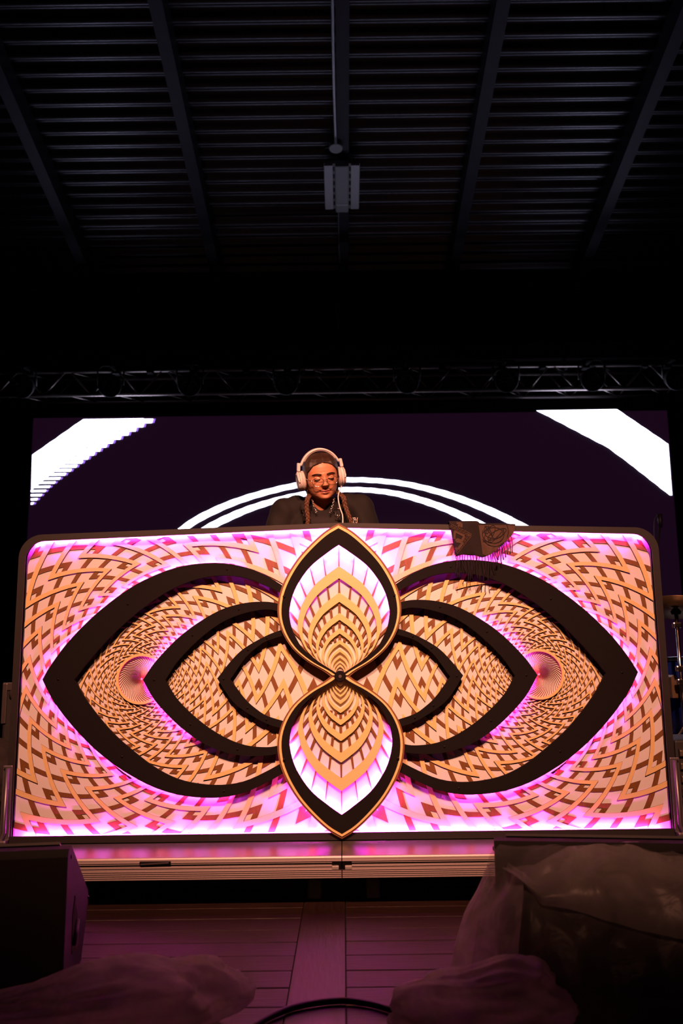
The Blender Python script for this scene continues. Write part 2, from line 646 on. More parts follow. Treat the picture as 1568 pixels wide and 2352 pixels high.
for px in (345, 565, 1015, 1245, 1480):
    c = at(px, 851, Y=TY)
    Geo().bbox((c.x - .028, TY - .03, zc1 - .03), (c.x + .028, TY + .03, zc1 + .03), .006).obj('clamp', M['par'], truss)

par = None
PARS = [(50, 888), (252, 888), (435, 880), (657, 876), (935, 872), (1163, 868), (1361, 868), (1554, 862)]
plabels = ['round black par light at the truss end past the barred white corner shape',
           'round black par light hung on the truss above the barred white corner shape',
           'round black par light hung on the truss, third from the barred-corner end',
           'round black par light hung on the truss, fourth from the barred-corner end',
           'round black par light hung on the truss, fourth from the solid-corner end',
           'round black par light hung on the truss, third from the solid-corner end',
           'round black par light hung on the truss above the solid white corner shape',
           'round black par light hung on the truss above the drum kit side']
for k, (px, py) in enumerate(PARS):
    c = at(px, py, Y=TY - .2)
    if par is None:
        par = thing('par_light', plabels[0], 'stage light', c, 'par lights on the truss')
        Mx = axis_mtx(c, (0, -.93, -.36))
        Geo().lathe([(.045, -.14), (.075, -.12), (.096, -.02), (.100, .0), (.100, .012), (.088, .014), (.084, .004)], 28, Mx).obj('housing', M['par'], par, True)
        Geo().lathe([(.084, .0035), (.02, .0036)], 28, Mx).obj('lens_plate', M['par'], par)
        bulb = [(0, 0)] + [(.034 * math.cos(a * PI / 3), .034 * math.sin(a * PI / 3)) for a in range(6)] + [(.066 * math.cos(a * PI / 6 + .26), .066 * math.sin(a * PI / 6 + .26)) for a in range(12)]
        for (bx, by) in bulb:
            Geo().lathe([(.014, .003), (.014, .007), (.008, .013), (.001, .015)], 10, Mx @ Matrix.Translation((bx, by, 0))).obj('diode_lens', M['lens'], par, True)
        pts = [Vector((-.108, 0, -.04)), Vector((-.112, .12, -.06)), Vector((-.07, .165, -.065)), Vector((.07, .165, -.065)), Vector((.112, .12, -.06)), Vector((.108, 0, -.04))]
        Geo().tube([Mx @ p for p in pts], .008, 6).obj('yoke', M['par'], par, True)
        top = Vector((c.x, TY, zc1))
        Geo().tube([Mx @ Vector((0, .165, -.065)), top + Vector((0, -.03, 0))], .014, 8).obj('bracket_arm', M['par'], par)
        Geo().bbox(top - Vector((.03, .034, .036)), top + Vector((.03, .034, .03)), .006).obj('clamp', M['par'], par)
        c0 = c
    else:
        o = copy_tree(par, (c.x, c0.y, c0.z + .0), plabels[k])

#SECTION_LAMP
# ================================================================ ceiling lamp, junction box, conduit, cable
RX = 0.045


def rafter_under(px, py, off=.0):
    """point where a pixel's ray meets the plane of the rafters' undersides (lowered by off)"""
    d = ray(px, py)
    k = RZ + RY * SL - .19 - off
    t = (k - CAM_Z) / (d.z + d.y * SL)
    return Vector((d.x * t, d.y * t, d.z * t + CAM_Z))


lc0, lc1 = rafter_under(784, 378, .07), rafter_under(786, 482, .07)
lmid = (lc0 + lc1) / 2
lw = (rafter_under(826, 430, .07) - rafter_under(745, 430, .07)).x / 2
ll = (lc1 - lc0).length / 2
lamp = thing('ceiling_lamp', 'white twin-panel ceiling lamp, unlit, fixed under the centre rafter', 'lamp', lmid)
ydir = (lc1 - lc0).normalized(); ydir.x = 0; ydir.normalize()
LM = Matrix.Translation(lmid) @ Matrix((Vector((1, 0, 0)), ydir, Vector((1, 0, 0)).cross(ydir))).transposed().to_4x4()
Geo().bbox((-lw, -ll, .012), (lw, ll, .045), .006, LM).obj('housing', M['lamp_white'], lamp)
Geo().bbox((-lw * .38, -ll * 1.02, -.022), (lw * .38, ll * 1.04, .03), .012, LM).obj('driver_cover', M['lamp_white'], lamp)
for s in (-1, 1):
    a, b = sorted((s * lw * .5, s * lw * .98))
    Geo().bbox((a, -ll * .97, -.002), (b, ll * .97, .014), .004, LM).obj('diffuser', M['lamp_lens'], lamp)
    for k in range(6):
        yy = -ll * .85 + k * ll * .3
        Geo().box((s * lw * .45 - .006, yy, .008), (s * lw * .45 + .006, yy + ll * .16, .0135), LM).obj('vent_slot', M['screw'], lamp)
Geo().box((-lw * .33, ll * .62, -.0245), (lw * .33, ll * .70, -.02), LM).obj('seam', M['lamp_lens'], lamp)
Geo().box((-.03, -.08, .04), (.03, .08, .075), LM).obj('mount', M['dark_metal'], lamp)
jb = rafter_under(771, 341, .03)
jbo = thing('junction_box', 'round white junction box on the rafter above the ceiling lamp', 'box', jb)
JM = axis_mtx(jb, (0, -SL, -1))
Geo().lathe([(.052, -.03), (.052, .0), (.048, .004)], 28, JM).obj('cover', M['lamp_white'], jbo, False)
Geo().lathe([(.035, -.06), (.035, -.03)], 20, JM).obj('base', M['dark_metal'], jbo)
Geo().tube([jb + Vector((-.03, 0, .015)), jb + Vector((-.075, .03, .03))], .013, 8).obj('stub_connector', M['dark_metal'], jbo)
pts = [rafter_under(757, -420, .012), rafter_under(765, 120, .012), rafter_under(768, 250, .012), jb + Vector((0, -.04, .012))]
c = Geo().tube(smooth_path(pts, 24), .011, 8)
tag(c.obj('conduit', M['conduit'], None, True), 'thin grey conduit running along the centre rafter to the junction box', 'pipe')
a = rafter_under(777, 482, .02)
pts = [a, rafter_under(778, 560, .012), rafter_under(780, 640, .012), at(775, 672, Y=7.8), at(771, 705, Y=7.75), at(777, 738, Y=7.7), at(775, 758, Y=7.7)]
tag(Geo().tube(smooth_path(pts, 40), .006, 6).obj('lamp_cable', M['conduit'], None, True), 'thin cable trailing down from the ceiling lamp past the roof end', 'cable')

#SECTION_FACADE
# ================================================================ the DJ booth facade
YA = 3.312                      # front of the white acrylic
fac = thing('dj_facade', 'backlit wooden DJ booth front with zigzag lattice, dark eye frames and petals', 'booth front', (XC, YA, DECK_TOP))


def P2(x, z):
    return (XC + x, z)


HW, ZB, ZTC, ZTE = 1.178, .164, 1.284, 1.2535   # half width, bottom, top at centre, top at the ends


def outline(inset, n=12, rc=.085):
    """the facade's outline: rounded upper corners and a slightly peaked top, [(x, z)]"""
    w, zb, ze, zc = HW - inset, ZB + inset, ZTE - inset, ZTC - inset * .75
    r = rc - inset * .6
    pts = [(-w, zb)]
    for k in range(n + 1):
        a = PI - (PI / 2) * k / n
        pts.append((-w + r + r * math.cos(a), ze - r + r * math.sin(a)))
    pts.append((0, zc))
    for k in range(n + 1):
        a = PI / 2 - (PI / 2) * k / n
        pts.append((w - r + r * math.cos(a), ze - r + r * math.sin(a)))
    pts.append((w, zb))
    return pts


OUT0 = [P2(*p) for p in outline(0)]
OUT1 = [P2(*p) for p in outline(.030)]
OUT2 = [P2(*p) for p in outline(.016)]
Geo().prism(OUT2, YA, YA + .008).obj('acrylic_panel', M['acrylic'], fac)
Geo().prism(OUT0, YA + .010, YA + .045).obj('back_board', M['black'], fac)
bd_ = Geo().ring(OUT0, [P2(*p) for p in outline(.024)], YA - .042, YA - .034, True)
bd_.ring(OUT0, [P2(*p) for p in outline(.010)], YA - .034, YA + .010, True)
bd_.obj('border', M['border'], fac)
# thin bare-ply cap along the top of the border
top0 = [p for p in outline(.0) if p[1] > ZTE - .02 and abs(p[0]) < 1.08]
Geo().ring([P2(x, z + .004) for x, z in top0], [P2(x, z) for x, z in top0], YA - .043, YA + .02).obj('top_cap', M['tan'], fac)

FX, FZ = -.718, .7235
RB, RATIO, NST = .5125, 1.47, 24
HALF = math.log(RATIO) / 2
AMP, TH = rad(23.4), rad(4.1)
CLIP = [(-HW + .02, ZB + .022), (0, ZB + .022), (0, ZTC - .018), (-1.07, ZTE - .022), (-1.13, ZTE - .045), (-HW + .022, ZTE - .10)]


def clip_poly(poly, win):
    """Sutherland-Hodgman against a convex, anticlockwise window"""
    out = poly
    for i in range(len(win)):
        a, b = win[i], win[(i + 1) % len(win)]
        inp, out = out, []
        if not inp:
            return []
        side = lambda p: (b[0] - a[0]) * (p[1] - a[1]) - (b[1] - a[1]) * (p[0] - a[0])
        for j in range(len(inp)):
            p, q = inp[j], inp[(j + 1) % len(inp)]
            sp, sq = side(p), side(q)
            if sp >= 0:
                out.append(p)
            if (sp >= 0) != (sq >= 0):
                t = sp / (sp - sq)
                out.append((p[0] + (q[0] - p[0]) * t, p[1] + (q[1] - p[1]) * t))
    return out


def tri(s):
    return abs(((s + 1) % 2) - 1)


def strip_mesh(k, dark, y0, y1, rmin):
    smin = (math.log(rmin) - math.log(RB)) / HALF
    smax = (math.log(1.6) - math.log(RB)) / HALF
    brk = [smin] + [float(i) for i in range(math.ceil(smin), math.floor(smax) + 1)] + [smax]
    ss = []
    for a, b in zip(brk, brk[1:]):
        n = 2 if b < -4 else 4 if b < -1 else 6
        ss += [a + (b - a) * i / n for i in range(n)]
    ss.append(smax)
    rows = []
    for s in ss:
        t = tri(s + (1 if dark else 0))
        th = k * 2 * PI / NST + rad(.2) + AMP * t
        r = RB * math.exp(s * HALF)
        rows.append([(FX + r * math.cos(q), FZ - r * math.sin(q)) for q in (th, th + TH)])
    bm = bmesh.new()
    for (a, b), (c, d) in zip(rows, rows[1:]):
        poly = [a, b, d, c]
        ar = sum(poly[i][0] * poly[(i + 1) % 4][1] - poly[(i + 1) % 4][0] * poly[i][1] for i in range(4))
        poly = clip_poly(poly, CLIP)
        if len(poly) < 3:
            continue
        vs = [bm.verts.new((x, y0, z)) for x, z in poly]
        bm.faces.new(vs)
    if not bm.faces:
        bm.free()
        return None
    bmesh.ops.remove_doubles(bm, verts=bm.verts, dist=2e-5)
    bmesh.ops.recalc_face_normals(bm, faces=bm.faces)
    edges = [e for e in bm.edges if e.is_boundary]
    r = bmesh.ops.extrude_edge_only(bm, edges=edges)
    for v in r['geom']:
        if isinstance(v, bmesh.types.BMVert):
            v.co.y = y1
    bmesh.ops.recalc_face_normals(bm, faces=bm.faces)
    bm.verts.index_update()
    vs = [v.co.copy() for v in bm.verts]
    fs = [[v.index for v in f.verts] for f in bm.faces]
    bm.free()
    return vs, fs


for dark in (True, False):
    y0, y1 = (YA - .003, YA) if dark else (YA - .007, YA - .0032)
    for k in range(NST):
        r = strip_mesh(k, dark, y0, y1, .088)
        if not r:
            continue
        vs, fs = r
        nm = 'dark_zigzag_strip' if dark else 'light_zigzag_strip'
        m = M['walnut'] if dark else M['tan']
        ix = [0 if all(abs(vs[i].y - y0) < 1e-5 for i in f) else 1 for f in fs]
        for sg in (1, -1):
            add(nm, [(XC + sg * v.x, v.y, v.z) for v in vs], fs if sg > 0 else [f[::-1] for f in fs], m, fac, mats=[m, M['burnt']], midx=ix)

# the rings around the two spiral centres and the swirl of fine blades inside them
for s in (-1, 1):
    cx = s * (-FX - .0) * 1.0
    cx = s * .722
    A = [P2(cx + .0905 * math.cos(a), FZ + .0905 * math.sin(a)) for a in [2 * PI * i / 64 for i in range(64)]]
    B = [P2(cx + .0815 * math.cos(a), FZ + .0815 * math.sin(a)) for a in [2 * PI * i / 64 for i in range(64)]]
    Geo().ring(A, B, YA - .014, YA, True).obj('spiral_ring', M['tan'], fac)
    g = Geo()
    for k in range(48):
        a0 = 2 * PI * k / 48
        A, B = [], []
        for i in range(10):
            t = i / 9
            r = .082 * (1 - t) + .004 * t
            a = a0 + s * (1.25 * t ** 1.1)
            w = .0009 * (r / .082) ** .9 + .0001
            A.append(P2(cx + r * math.cos(a) - w * math.sin(a), FZ + r * math.sin(a) + w * math.cos(a)))
            B.append(P2(cx + r * math.cos(a) + w * math.sin(a), FZ + r * math.sin(a) - w * math.cos(a)))
        g.ring(A, B, YA - .004, YA)
    o = g.obj('swirl_blades', M['walnut'], fac)
    o['kind'] = 'stuff'

# ---- dark eye frames, traced on their front plane
YF = YA - .042


def crop1(pts):
    out = []
    for X, Yc in pts:
        p = at(X / 1.96, 1180 + Yc / 1.96, Y=YF)
        out.append((p.x - XC, p.z))
    return out


FR = {
    'outer': dict(
        o=([(1275, 326), (1200, 280), (1100, 240), (1000, 222), (900, 224), (800, 240), (700, 275), (600, 325), (500, 395), (400, 480), (300, 585), (230, 680), (190, 746)],
           [(190, 746), (230, 826), (300, 925), (400, 1035), (500, 1120), (600, 1185), (700, 1235), (800, 1265), (900, 1278), (1000, 1277), (1100, 1255), (1200, 1210), (1275, 1168)]),
        i=([(1275, 362), (1200, 325), (1100, 287), (1000, 277), (900, 290), (800, 325), (700, 382), (600, 458), (500, 550), (400, 660), (333, 746)],
           [(333, 746), (400, 858), (500, 980), (600, 1070), (700, 1145), (800, 1195), (900, 1217), (1000, 1222), (1100, 1205), (1200, 1160), (1275, 1118)])),
    'middle': dict(
        o=([(1270, 409), (1200, 396), (1100, 402), (1000, 430), (900, 485), (800, 560), (700, 665), (643, 748)],
           [(643, 748), (700, 845), (800, 950), (900, 1025), (1000, 1070), (1100, 1090), (1200, 1088), (1270, 1076)]),
        i=([(1270, 443), (1200, 430), (1100, 447), (1000, 487), (900, 560), (800, 662), (743, 748)],
           [(743, 748), (800, 840), (900, 935), (1000, 1002), (1100, 1042), (1200, 1052), (1270, 1041)])),
    'inner': dict(
        o=([(1275, 520), (1200, 548), (1100, 605), (1040, 662), (977, 742)],
           [(977, 742), (1040, 836), (1100, 888), (1200, 945), (1275, 968)]),
        i=([(1275, 548), (1200, 572), (1150, 605), (1100, 652), (1035, 745)],
           [(1035, 745), (1100, 832), (1150, 878), (1200, 910), (1275, 934)])),
}
NP = 36
TAPE_Y = YA - .0205


def flat_tape(A_, B_, y):
    n_ = len(A_)
    return Geo().raw([(x, y, z) for x, z in A_] + [(x, y, z) for x, z in B_], [(i, i + 1, n_ + i + 1, n_ + i) for i in range(n_ - 1)])


for nm, d in FR.items():
    half = {}
    for key in 'oi':
        a = smooth_path(crop1(d[key][0]), NP)
        b = smooth_path(crop1(d[key][1]), NP)
        half[key] = a + b[1:]
    O, I = half['o'], half['i']
    n = len(O)
    for s in (1, -1):
        T = lambda P: [P2(s * x, z) for x, z in P]
        lerp = lambda f: [O[i].lerp(I[i], f) for i in range(n)]
        o = Geo().ring(T(O), T(I), YF, YF + .014).obj(nm + '_eye_frame', M['black'], fac)
        Geo().ring(T(lerp(.32)), T(lerp(.92)), YF + .014, YA - .0135).obj('frame_spacer', M['black'], o)
        # pink light tape on the spacer's outward side
        lo, hi = {'outer': (.09, .91), 'middle': (.28, .72), 'inner': (0, 0)}[nm]
        if hi:
            a_, b_ = int(lo * n), int(hi * n)
            Geo().ring(T(lerp(.04))[a_:b_], T(lerp(.14))[a_:b_], YF + .014, TAPE_Y - .0008).obj('tape_baffle', M['black'], o)  # unseen ledge added to hold the tape and block its outward light
            flat_tape(T(lerp(.045))[a_:b_], T(lerp(.135))[a_:b_], TAPE_Y).obj('light_tape', M['pink_led'], o)
        idx = {'outer': (8, 22, 35, 48, 62), 'middle': (10, 22, 35, 48, 60), 'inner': (8, 18, 35, 52, 62)}[nm]
        for k in idx:
            p = T(lerp(.5))[k]
            Geo().lathe([(.0035, 0), (.0035, .0022), (.002, .003)], 10, axis_mtx((p[0], YF, p[1]), (0, -1, 0))).obj('screw', M['screw'], o)

# light tape behind the border, above and below
pa, pb = outline(.021), outline(.012)
sel = [i for i, p in enumerate(pa) if p[1] > ZTE - .045 and abs(p[0]) < 1.13]
Geo().ring([P2(*pa[i]) for i in sel], [P2(*pb[i]) for i in sel], YA - .034, TAPE_Y - .0008).obj('tape_baffle', M['border'], fac)  # added hidden ledge, keeps the tape's light close to the border
flat_tape([P2(*pa[i]) for i in sel], [P2(*pb[i]) for i in sel], TAPE_Y).obj('light_tape', M['pink_led'], fac)
xs_ = [-1.12 + 2.24 * i / 20 for i in range(21)]
Geo().ring([P2(x, ZB + .012) for x in xs_], [P2(x, ZB + .021) for x in xs_], YA - .034, TAPE_Y - .0008).obj('tape_baffle', M['border'], fac)  # same added light-blocking ledge along the bottom
flat_tape([P2(x, ZB + .012) for x in xs_], [P2(x, ZB + .021) for x in xs_], TAPE_Y).obj('light_tape', M['pink_led'], fac)
Geo().box((XC - HW + .01, YA - .034, ZB), (XC + HW - .01, YA + .01, ZB + .010)).obj('bottom_rail', M['border'], fac)

# ---- centre petals
U = .000377
YP = YA - .066
PO = [(93, 0), (158, 50), (308, 140), (438, 250), (518, 360), (568, 470), (594, 590), (590, 710), (560, 840), (490, 990), (390, 1140), (260, 1280), (122, 1400), (0, 1470)]
PI_ = [(30, 28), (128, 90), (218, 150), (338, 250), (398, 330), (458, 460), (480, 580), (475, 660), (442, 790), (375, 920), (265, 1060), (100, 1190), (0, 1258)]
NH = 40
ho = [Vector(p) for p in smooth_path(PO, NH)]
hi_ = [Vector(p) for p in smooth_path(PI_, NH)]


def loop(h, sy, k=1.0):
    """closed petal outline from its right half, [(x, z)] about the hub"""
    R_ = [(p.x * U * k, sy * p.y * U * k) for p in h]
    L_ = [(-x, z) for x, z in R_[:-1]][::-1]
    return [P2(x, HUB_Z + z) for x, z in R_ + L_]


def inset_to(dist):
    out = []
    for a, b in zip(ho, hi_):
        w = (b - a).length
        out.append(a.lerp(b, min(1, dist / w)))
    return out


for sy, nm in ((1, 'upper_petal'), (-1, 'lower_petal')):
    T0, T1 = inset_to(22), inset_to(50)
    pet = Geo().ring(loop(T1, sy), loop(hi_, sy), YP, YP + .014, True).obj('petal_frame', M['black'], fac)
    Geo().ring(loop(ho, sy), loop(inset_to(100), sy), YP + .008, YP + .030, True).obj('petal_edge', M['ply_edge'], pet)
    Geo().ring(loop(T0, sy), loop(inset_to(60), sy), YP + .003, YP + .008, True).obj('petal_rim', M['tan'], pet)
    Geo().prism(loop(inset_to(60), sy), YP + .042, YP + .048).obj('petal_acrylic', M['acrylic'], pet)
    # light tape inside the opening and behind the outer edge, on the pointed half
    def tip_path(h, lo_h, grow=0.0):
        R_ = [((p.x + (grow if p.x > 1 else 0)) * U, sy * (p.y + grow * 1.3) * U) for p in h if p.y > lo_h]
        return [P2(x, HUB_Z + z) for x, z in R_ + [(-x, z) for x, z in R_[:-1]][::-1]]
    flat_tape(tip_path(hi_, 540, 3), tip_path(hi_, 540, 24), YP + .0225).obj('light_tape', M['pink_led_petal'], pet)
    Geo().ring(tip_path(hi_, 540, 2), tip_path(hi_, 540, 25), YP + .014, YP + .0218).obj('tape_baffle', M['black'], pet)  # unseen ledge added under the lip to confine the tape's light
    flat_tape(tip_path(inset_to(8), 1000), tip_path(inset_to(30), 1000), YP + .0305).obj('light_tape', M['pink_led'], pet)
    Geo().ribbon(tip_path(inset_to(14), 1020), YP + .0310, YP + .0375).obj('light_tape', M['pink_led'], pet)
    Geo().ring(loop(inset_to(52), sy), loop(inset_to(70), sy), YP + .030, YA - .0135, True).obj('petal_spacer', M['black'], pet)
    # nested arches
    for j in range(9):
        k = .838 * .755 ** j
        Geo().ring(loop(hi_, sy, k), loop(hi_, sy, k * .890), YP + .026, YP + .032, True).obj('petal_arch', M['tan'], pet)
    # tapering spokes
    for q in range(-8, 9):
        a = rad(7.6 * q)
        r0 = 330
        r1 = 300
        for t in range(60):
            rr = 300 + t * 18
            x, z = rr * math.sin(abs(a)), rr * math.cos(a)
            # stop at the opening
            zz = [p for p in hi_]
            inside = False
            for p0, p1 in zip(hi_, hi_[1:]):
                if min(p0.y, p1.y) <= z <= max(p0.y, p1.y):
                    xe = p0.x + (p1.x - p0.x) * (z - p0.y) / max(1e-6, p1.y - p0.y)
                    inside = x < xe + 16
            if inside:
                r1 = rr
        if r1 < 380:
            continue
        A, B = [], []
        for i in range(6):
            rr = r0 + (r1 - r0) * i / 5
            w = (12.5 if rr < 650 else 12.5 - (rr - 650) / 500 * 9.5)
            w = max(2.0, w)
            x, z = rr * math.sin(a), rr * math.cos(a)
            dx, dz = w * math.cos(a), -w * math.sin(a)
            A.append(P2((x - dx) * U, HUB_Z + sy * (z - dz) * U))
            B.append(P2((x + dx) * U, HUB_Z + sy * (z + dz) * U))
        Geo().ring(A, B, YP + .034, YP + .042).obj('petal_spoke', M['walnut'], pet)
    for s in (-1, 1):
        p = P2(s * 530 * U, HUB_Z + sy * 760 * U)
        Geo().lathe([(.0048, 0), (.0048, .003), (.003, .004)], 14, axis_mtx((p[0], YP, p[1]), (0, -1, 0))).obj('screw', M['screw'], pet)
hub = Geo().lathe([(.0205, -.02), (.0205, .003), (.017, .006), (.0075, .006), (.0075, .001)], 32, axis_mtx((XC, YP, HUB_Z), (0, -1, 0))).obj('hub', M['black'], fac, False)
Geo().lathe([(.0074, .001), (.006, .004)], 20, axis_mtx((XC, YP, HUB_Z), (0, -1, 0))).obj('hub_bolt', M['case_metal'], hub)

# ---- aluminium corner edging at the lower corners
for s in (-1, 1):
    x0 = s * (HW + .004)
    g = Geo()
    pts = [Vector((XC + s * (HW - .012), YA - .052, ZB + .27)), Vector((XC + s * (HW - .012), YA - .052, ZB + .03)), Vector((XC + s * (HW - .006), YA - .054, ZB + .006)), Vector((XC + s * (HW + .03), YA - .06, ZB + .0)), Vector((XC + s * (HW + .12), YA - .06, ZB + .0))]
    path = smooth_path(pts[:3], 10) + smooth_path(pts[2:], 8)[1:]
    A = [P2(p.x - XC - s * .011, p.z - (.006 if i > 10 else 0)) for i, p in enumerate(path)]
    xs0, xs1 = XC + s * (HW - .020), XC + s * (HW + .014)
    g.bbox((min(xs0, xs1), YA - .050, ZB + .012), (max(xs0, xs1), YA - .042, ZB + .265), .003)
    ed = g.obj('corner_edging', M['edging'], fac)
    Geo().tube([(XC + s * HW * 1.0 - s * .004, YA - .052, ZB + .255), (XC + s * (HW - .003), YA - .054, ZB + .04), (XC + s * (HW + .003), YA - .056, ZB + .018), (XC + s * (HW + .03), YA - .06, ZB + .012), (XC + s * (HW + .10), YA - .07, ZB + .011)], .009, 10).obj('edging_rib', M['edging'], ed, True)
    xs0, xs1 = XC + s * (HW - .018), XC + s * (HW + .12)
    Geo().bbox((min(xs0, xs1), YA - .075, ZB - .0025), (max(xs0, xs1), YA - .042, ZB + .016), .006).obj('corner_foot', M['edging'], ed)
    for zz in (ZB + .252, ZB + .03):
        Geo().lathe([(.005, 0), (.004, .003)], 12, axis_mtx((XC + s * (HW + .005), YA - .050, zz), (0, -1, 0))).obj('screw', M['screw'], ed)

#SECTION_DECK
# ================================================================ stage decks under the booth
DY0, DY1 = 3.005, 5.0
zA = at(785, 2017, Y=DY0).z
xj = at(785, 1990, Y=DY0).x
DECKS = ((xj - 2.0, xj - .0015, 'low aluminium-edged stage deck joined on the latch-handle side'), (xj + .0015, xj + 2.0, 'low aluminium-edged stage deck reaching towards the drum kit'))
for di, (a, b, lab) in enumerate(DECKS):
    dk = thing('stage_deck', lab, 'stage deck', ((a + b) / 2, DY0, 0), 'stage decks under the booth')
    Geo().box((a, DY0 + .004, zA + .01), (b, DY1, DECK_TOP)).obj('deck_board', M['deck'], dk)
    zt_ = DECK_TOP + .0008
    h = zt_ - zA
    # ribbed front profile
    prof = [(0, 0), (-.004, .0)]
    ribs = [.04, .13, .22, .31, .40, .56, .80]
    sec = [(0.012, 0.0), (-.003, 0.0)]
    for r_ in ribs:
        sec += [(-.003, (r_ - .018) * h), (-.0065, (r_ - .008) * h), (-.0065, (r_ + .008) * h), (-.003, (r_ + .018) * h)]
        if abs(r_ - .56) < .01:
            sec += [(-.003, .61 * h), (.004, .63 * h), (.004, .69 * h), (-.003, .71 * h)]
    sec += [(-.003, h - .004), (-.001, h), (.012, h)]
    vs, fs = [], []
    for x in (a, b):
        vs += [(x, DY0 + dy, zA + dz) for dy, dz in sec]
    ns = len(sec)
    for i in range(ns - 1):
        fs.append((i, i + 1, ns + i + 1, ns + i))
    fs += [tuple(range(ns)), tuple(range(ns, 2 * ns))]
    ep = add('edge_profile', vs, fs, M['alu'], dk)
    for lx in ((b - .09) if di == 0 else a + .10, (a + .2) if di == 0 else b - .2):
        Geo().bbox((lx - .025, DY0 + .12, 0.0), (lx + .025, DY0 + .17, zA + .012), .006).obj('leg', M['dark_metal'], dk)
        Geo().bbox((lx - .035, DY0 + .11, zA - .02), (lx + .035, DY0 + .18, zA + .005), .006).obj('leg_socket', M['dark_metal'], dk)
    # clip half at the joint
    x0, x1 = (b - .030, b - .008) if di == 0 else (a + .008, a + .030)
    Geo().bbox((x0, DY0 - .008, zA + .43 * h), (x1, DY0, zA + .58 * h), .001).obj('clip_plate', M['alu_bright'], dk)
    Geo().box((x0, DY0 - .0075, zA + .64 * h), (x1, DY0, zA + .75 * h)).obj('clip_slot', M['screw'], dk)
    if di == 0:
        c = at(357, 1982, Y=DY0)
        Geo().bbox((c.x - .05, DY0 - .008, c.z - .006), (c.x + .05, DY0 - .001, c.z + .006), .003).obj('latch_handle', M['screw'], dk)
        Geo().tube([(c.x - .046, DY0 - .010, c.z - .003), (c.x + .044, DY0 - .010, c.z + .001)], .0025, 6).obj('latch_bar', M['case_metal'], dk)
        pass
    e0, e1 = (b - .0085, b) if di == 0 else (a, a + .0085)
    Geo().box((e0, DY0 - .011, zA + .46 * h), (e1, DY0 - .001, zA + .76 * h)).obj('joint_clip', M['screw'], dk)
#SECTION_MORE
# ================================================================ scarf over the top edge
def swob(x, z):
    return .006 * math.sin(x * 55) + .004 * math.sin(x * 120 + z * 40)


YS = YA - .056
scarf = thing('scarf', 'black and tan fringed scarf draped over the top edge of the booth front', 'scarf', at(1108, 1240, Y=YS))
topL = [(1031, 1201), (1060, 1201), (1095, 1201), (1104, 1206), (1140, 1206), (1183, 1208)]
botL = [(1046, 1279), (1062, 1275), (1090, 1276), (1110, 1280), (1135, 1266), (1172, 1232)]
NT, NV = 48, 18
A = smooth_path([tuple(at(a, b, Y=YS).xz) for a, b in topL], NT)
B = smooth_path([tuple(at(a, b, Y=YS).xz) for a, b in botL], NT)
vs = []
rows = NV + 6
for j in range(rows):
    for i in range(NT):
        if j < 6:            # over the top edge and down behind
            t = j / 6
            x, z = A[i].x, A[i].y + .004
            yy = YA + .052 - (.052 + .056) * min(1, t * 1.25)
            zz = z - (.05 * (1 - t / .3) if t < .3 else 0) + .003
            vs.append((x, yy, zz))
        else:
            t = (j - 6) / (NV - 1)
            p = A[i].lerp(B[i], t)
            vs.append((p.x, YS + swob(p.x, p.y) * t - .004, p.y + (.004 if j == 6 else 0)))
fs = [(j * NT + i, j * NT + i + 1, (j + 1) * NT + i + 1, (j + 1) * NT + i) for j in range(rows - 1) for i in range(NT - 1)]
SCF = add('cloth', vs, fs, M['scarf'], scarf, True)
md = SCF.modifiers.new('thick', 'SOLIDIFY'); md.thickness = .002


def on_scarf(px, py, off=.0022):
    p = at(px, py, Y=YS)
    # same wave as the cloth
    x = p.x
    i = min(NT - 1, max(0, min(range(NT), key=lambda k: abs(A[k].x - x))))
    t = (A[i].y - p.z) / max(1e-4, A[i].y - B[i].y)
    return Vector((p.x, YS + swob(p.x, p.z) * max(0, min(1, t)) - .004 - off, p.z))


def sc(X, Yc):
    return (1000 + X / 7.127, 1180 + Yc / 7.127)


def print_strip(pts, w, name, m='scarf_tan'):
    """flat printed line on the cloth through crop points"""
    g = Geo()
    P = [Vector(sc(*p)) for p in pts]
    for a, b in zip(P, P[1:]):
        d = (b - a)
        n = max(1, int(d.length / 2.5))
        nrm = Vector((-d.y, d.x)).normalized() * w / 2
        for k in range(n):
            q0, q1 = a + d * (k / n), a + d * ((k + 1) / n)
            g.raw([on_scarf(*(q0 + nrm)), on_scarf(*(q1 + nrm)), on_scarf(*(q1 - nrm)), on_scarf(*(q0 - nrm))], [(0, 1, 2, 3)])
    return g


# Greek-key border: two slanted rows meeting in a point, a stepped motif between them
g = Geo()
for (p0, p1) in (((250, 170), (590, 340)), ((590, 360), (350, 660))):
    a, b = Vector(p0), Vector(p1)
    d = (b - a).normalized(); q = Vector((-d.y, d.x)) * (1 if p0[0] < 300 else 1)
    n = 7
    L_ = (b - a).length / n
    for k in range(n):
        o_ = a + d * (k * L_)
        pts = [(0, 0), (.8, 0), (.8, 40 / L_), (.25, 40 / L_), (.25, 20 / L_), (.55, 20 / L_)]
        pp = [tuple(o_ + d * (u * L_) + q * (v * L_)) for u, v in pts]
        s_ = print_strip(pp, 1.3, 'k')
        g.raw(s_.v, s_.f)
    s_ = print_strip([p0, p1], 1.2, 'k'); g.raw(s_.v, s_.f)
    s_ = print_strip([tuple(a + q * 56), tuple(b + q * 56)], 1.0, 'k'); g.raw(s_.v, s_.f)
g.obj('key_border', M['scarf_tan'], scarf)
g = Geo()
for pts, w in (([(300, 290), (470, 370), (420, 450), (340, 420), (330, 460), (440, 480), (360, 590)], 5), ([(310, 300), (300, 420)], 5), ([(340, 160), (420, 160), (420, 230)], 5), ([(370, 180), (390, 215)], 6), ([(320, 560), (350, 600)], 5)):
    s_ = print_strip(pts, w, 'm'); g.raw(s_.v, s_.f)
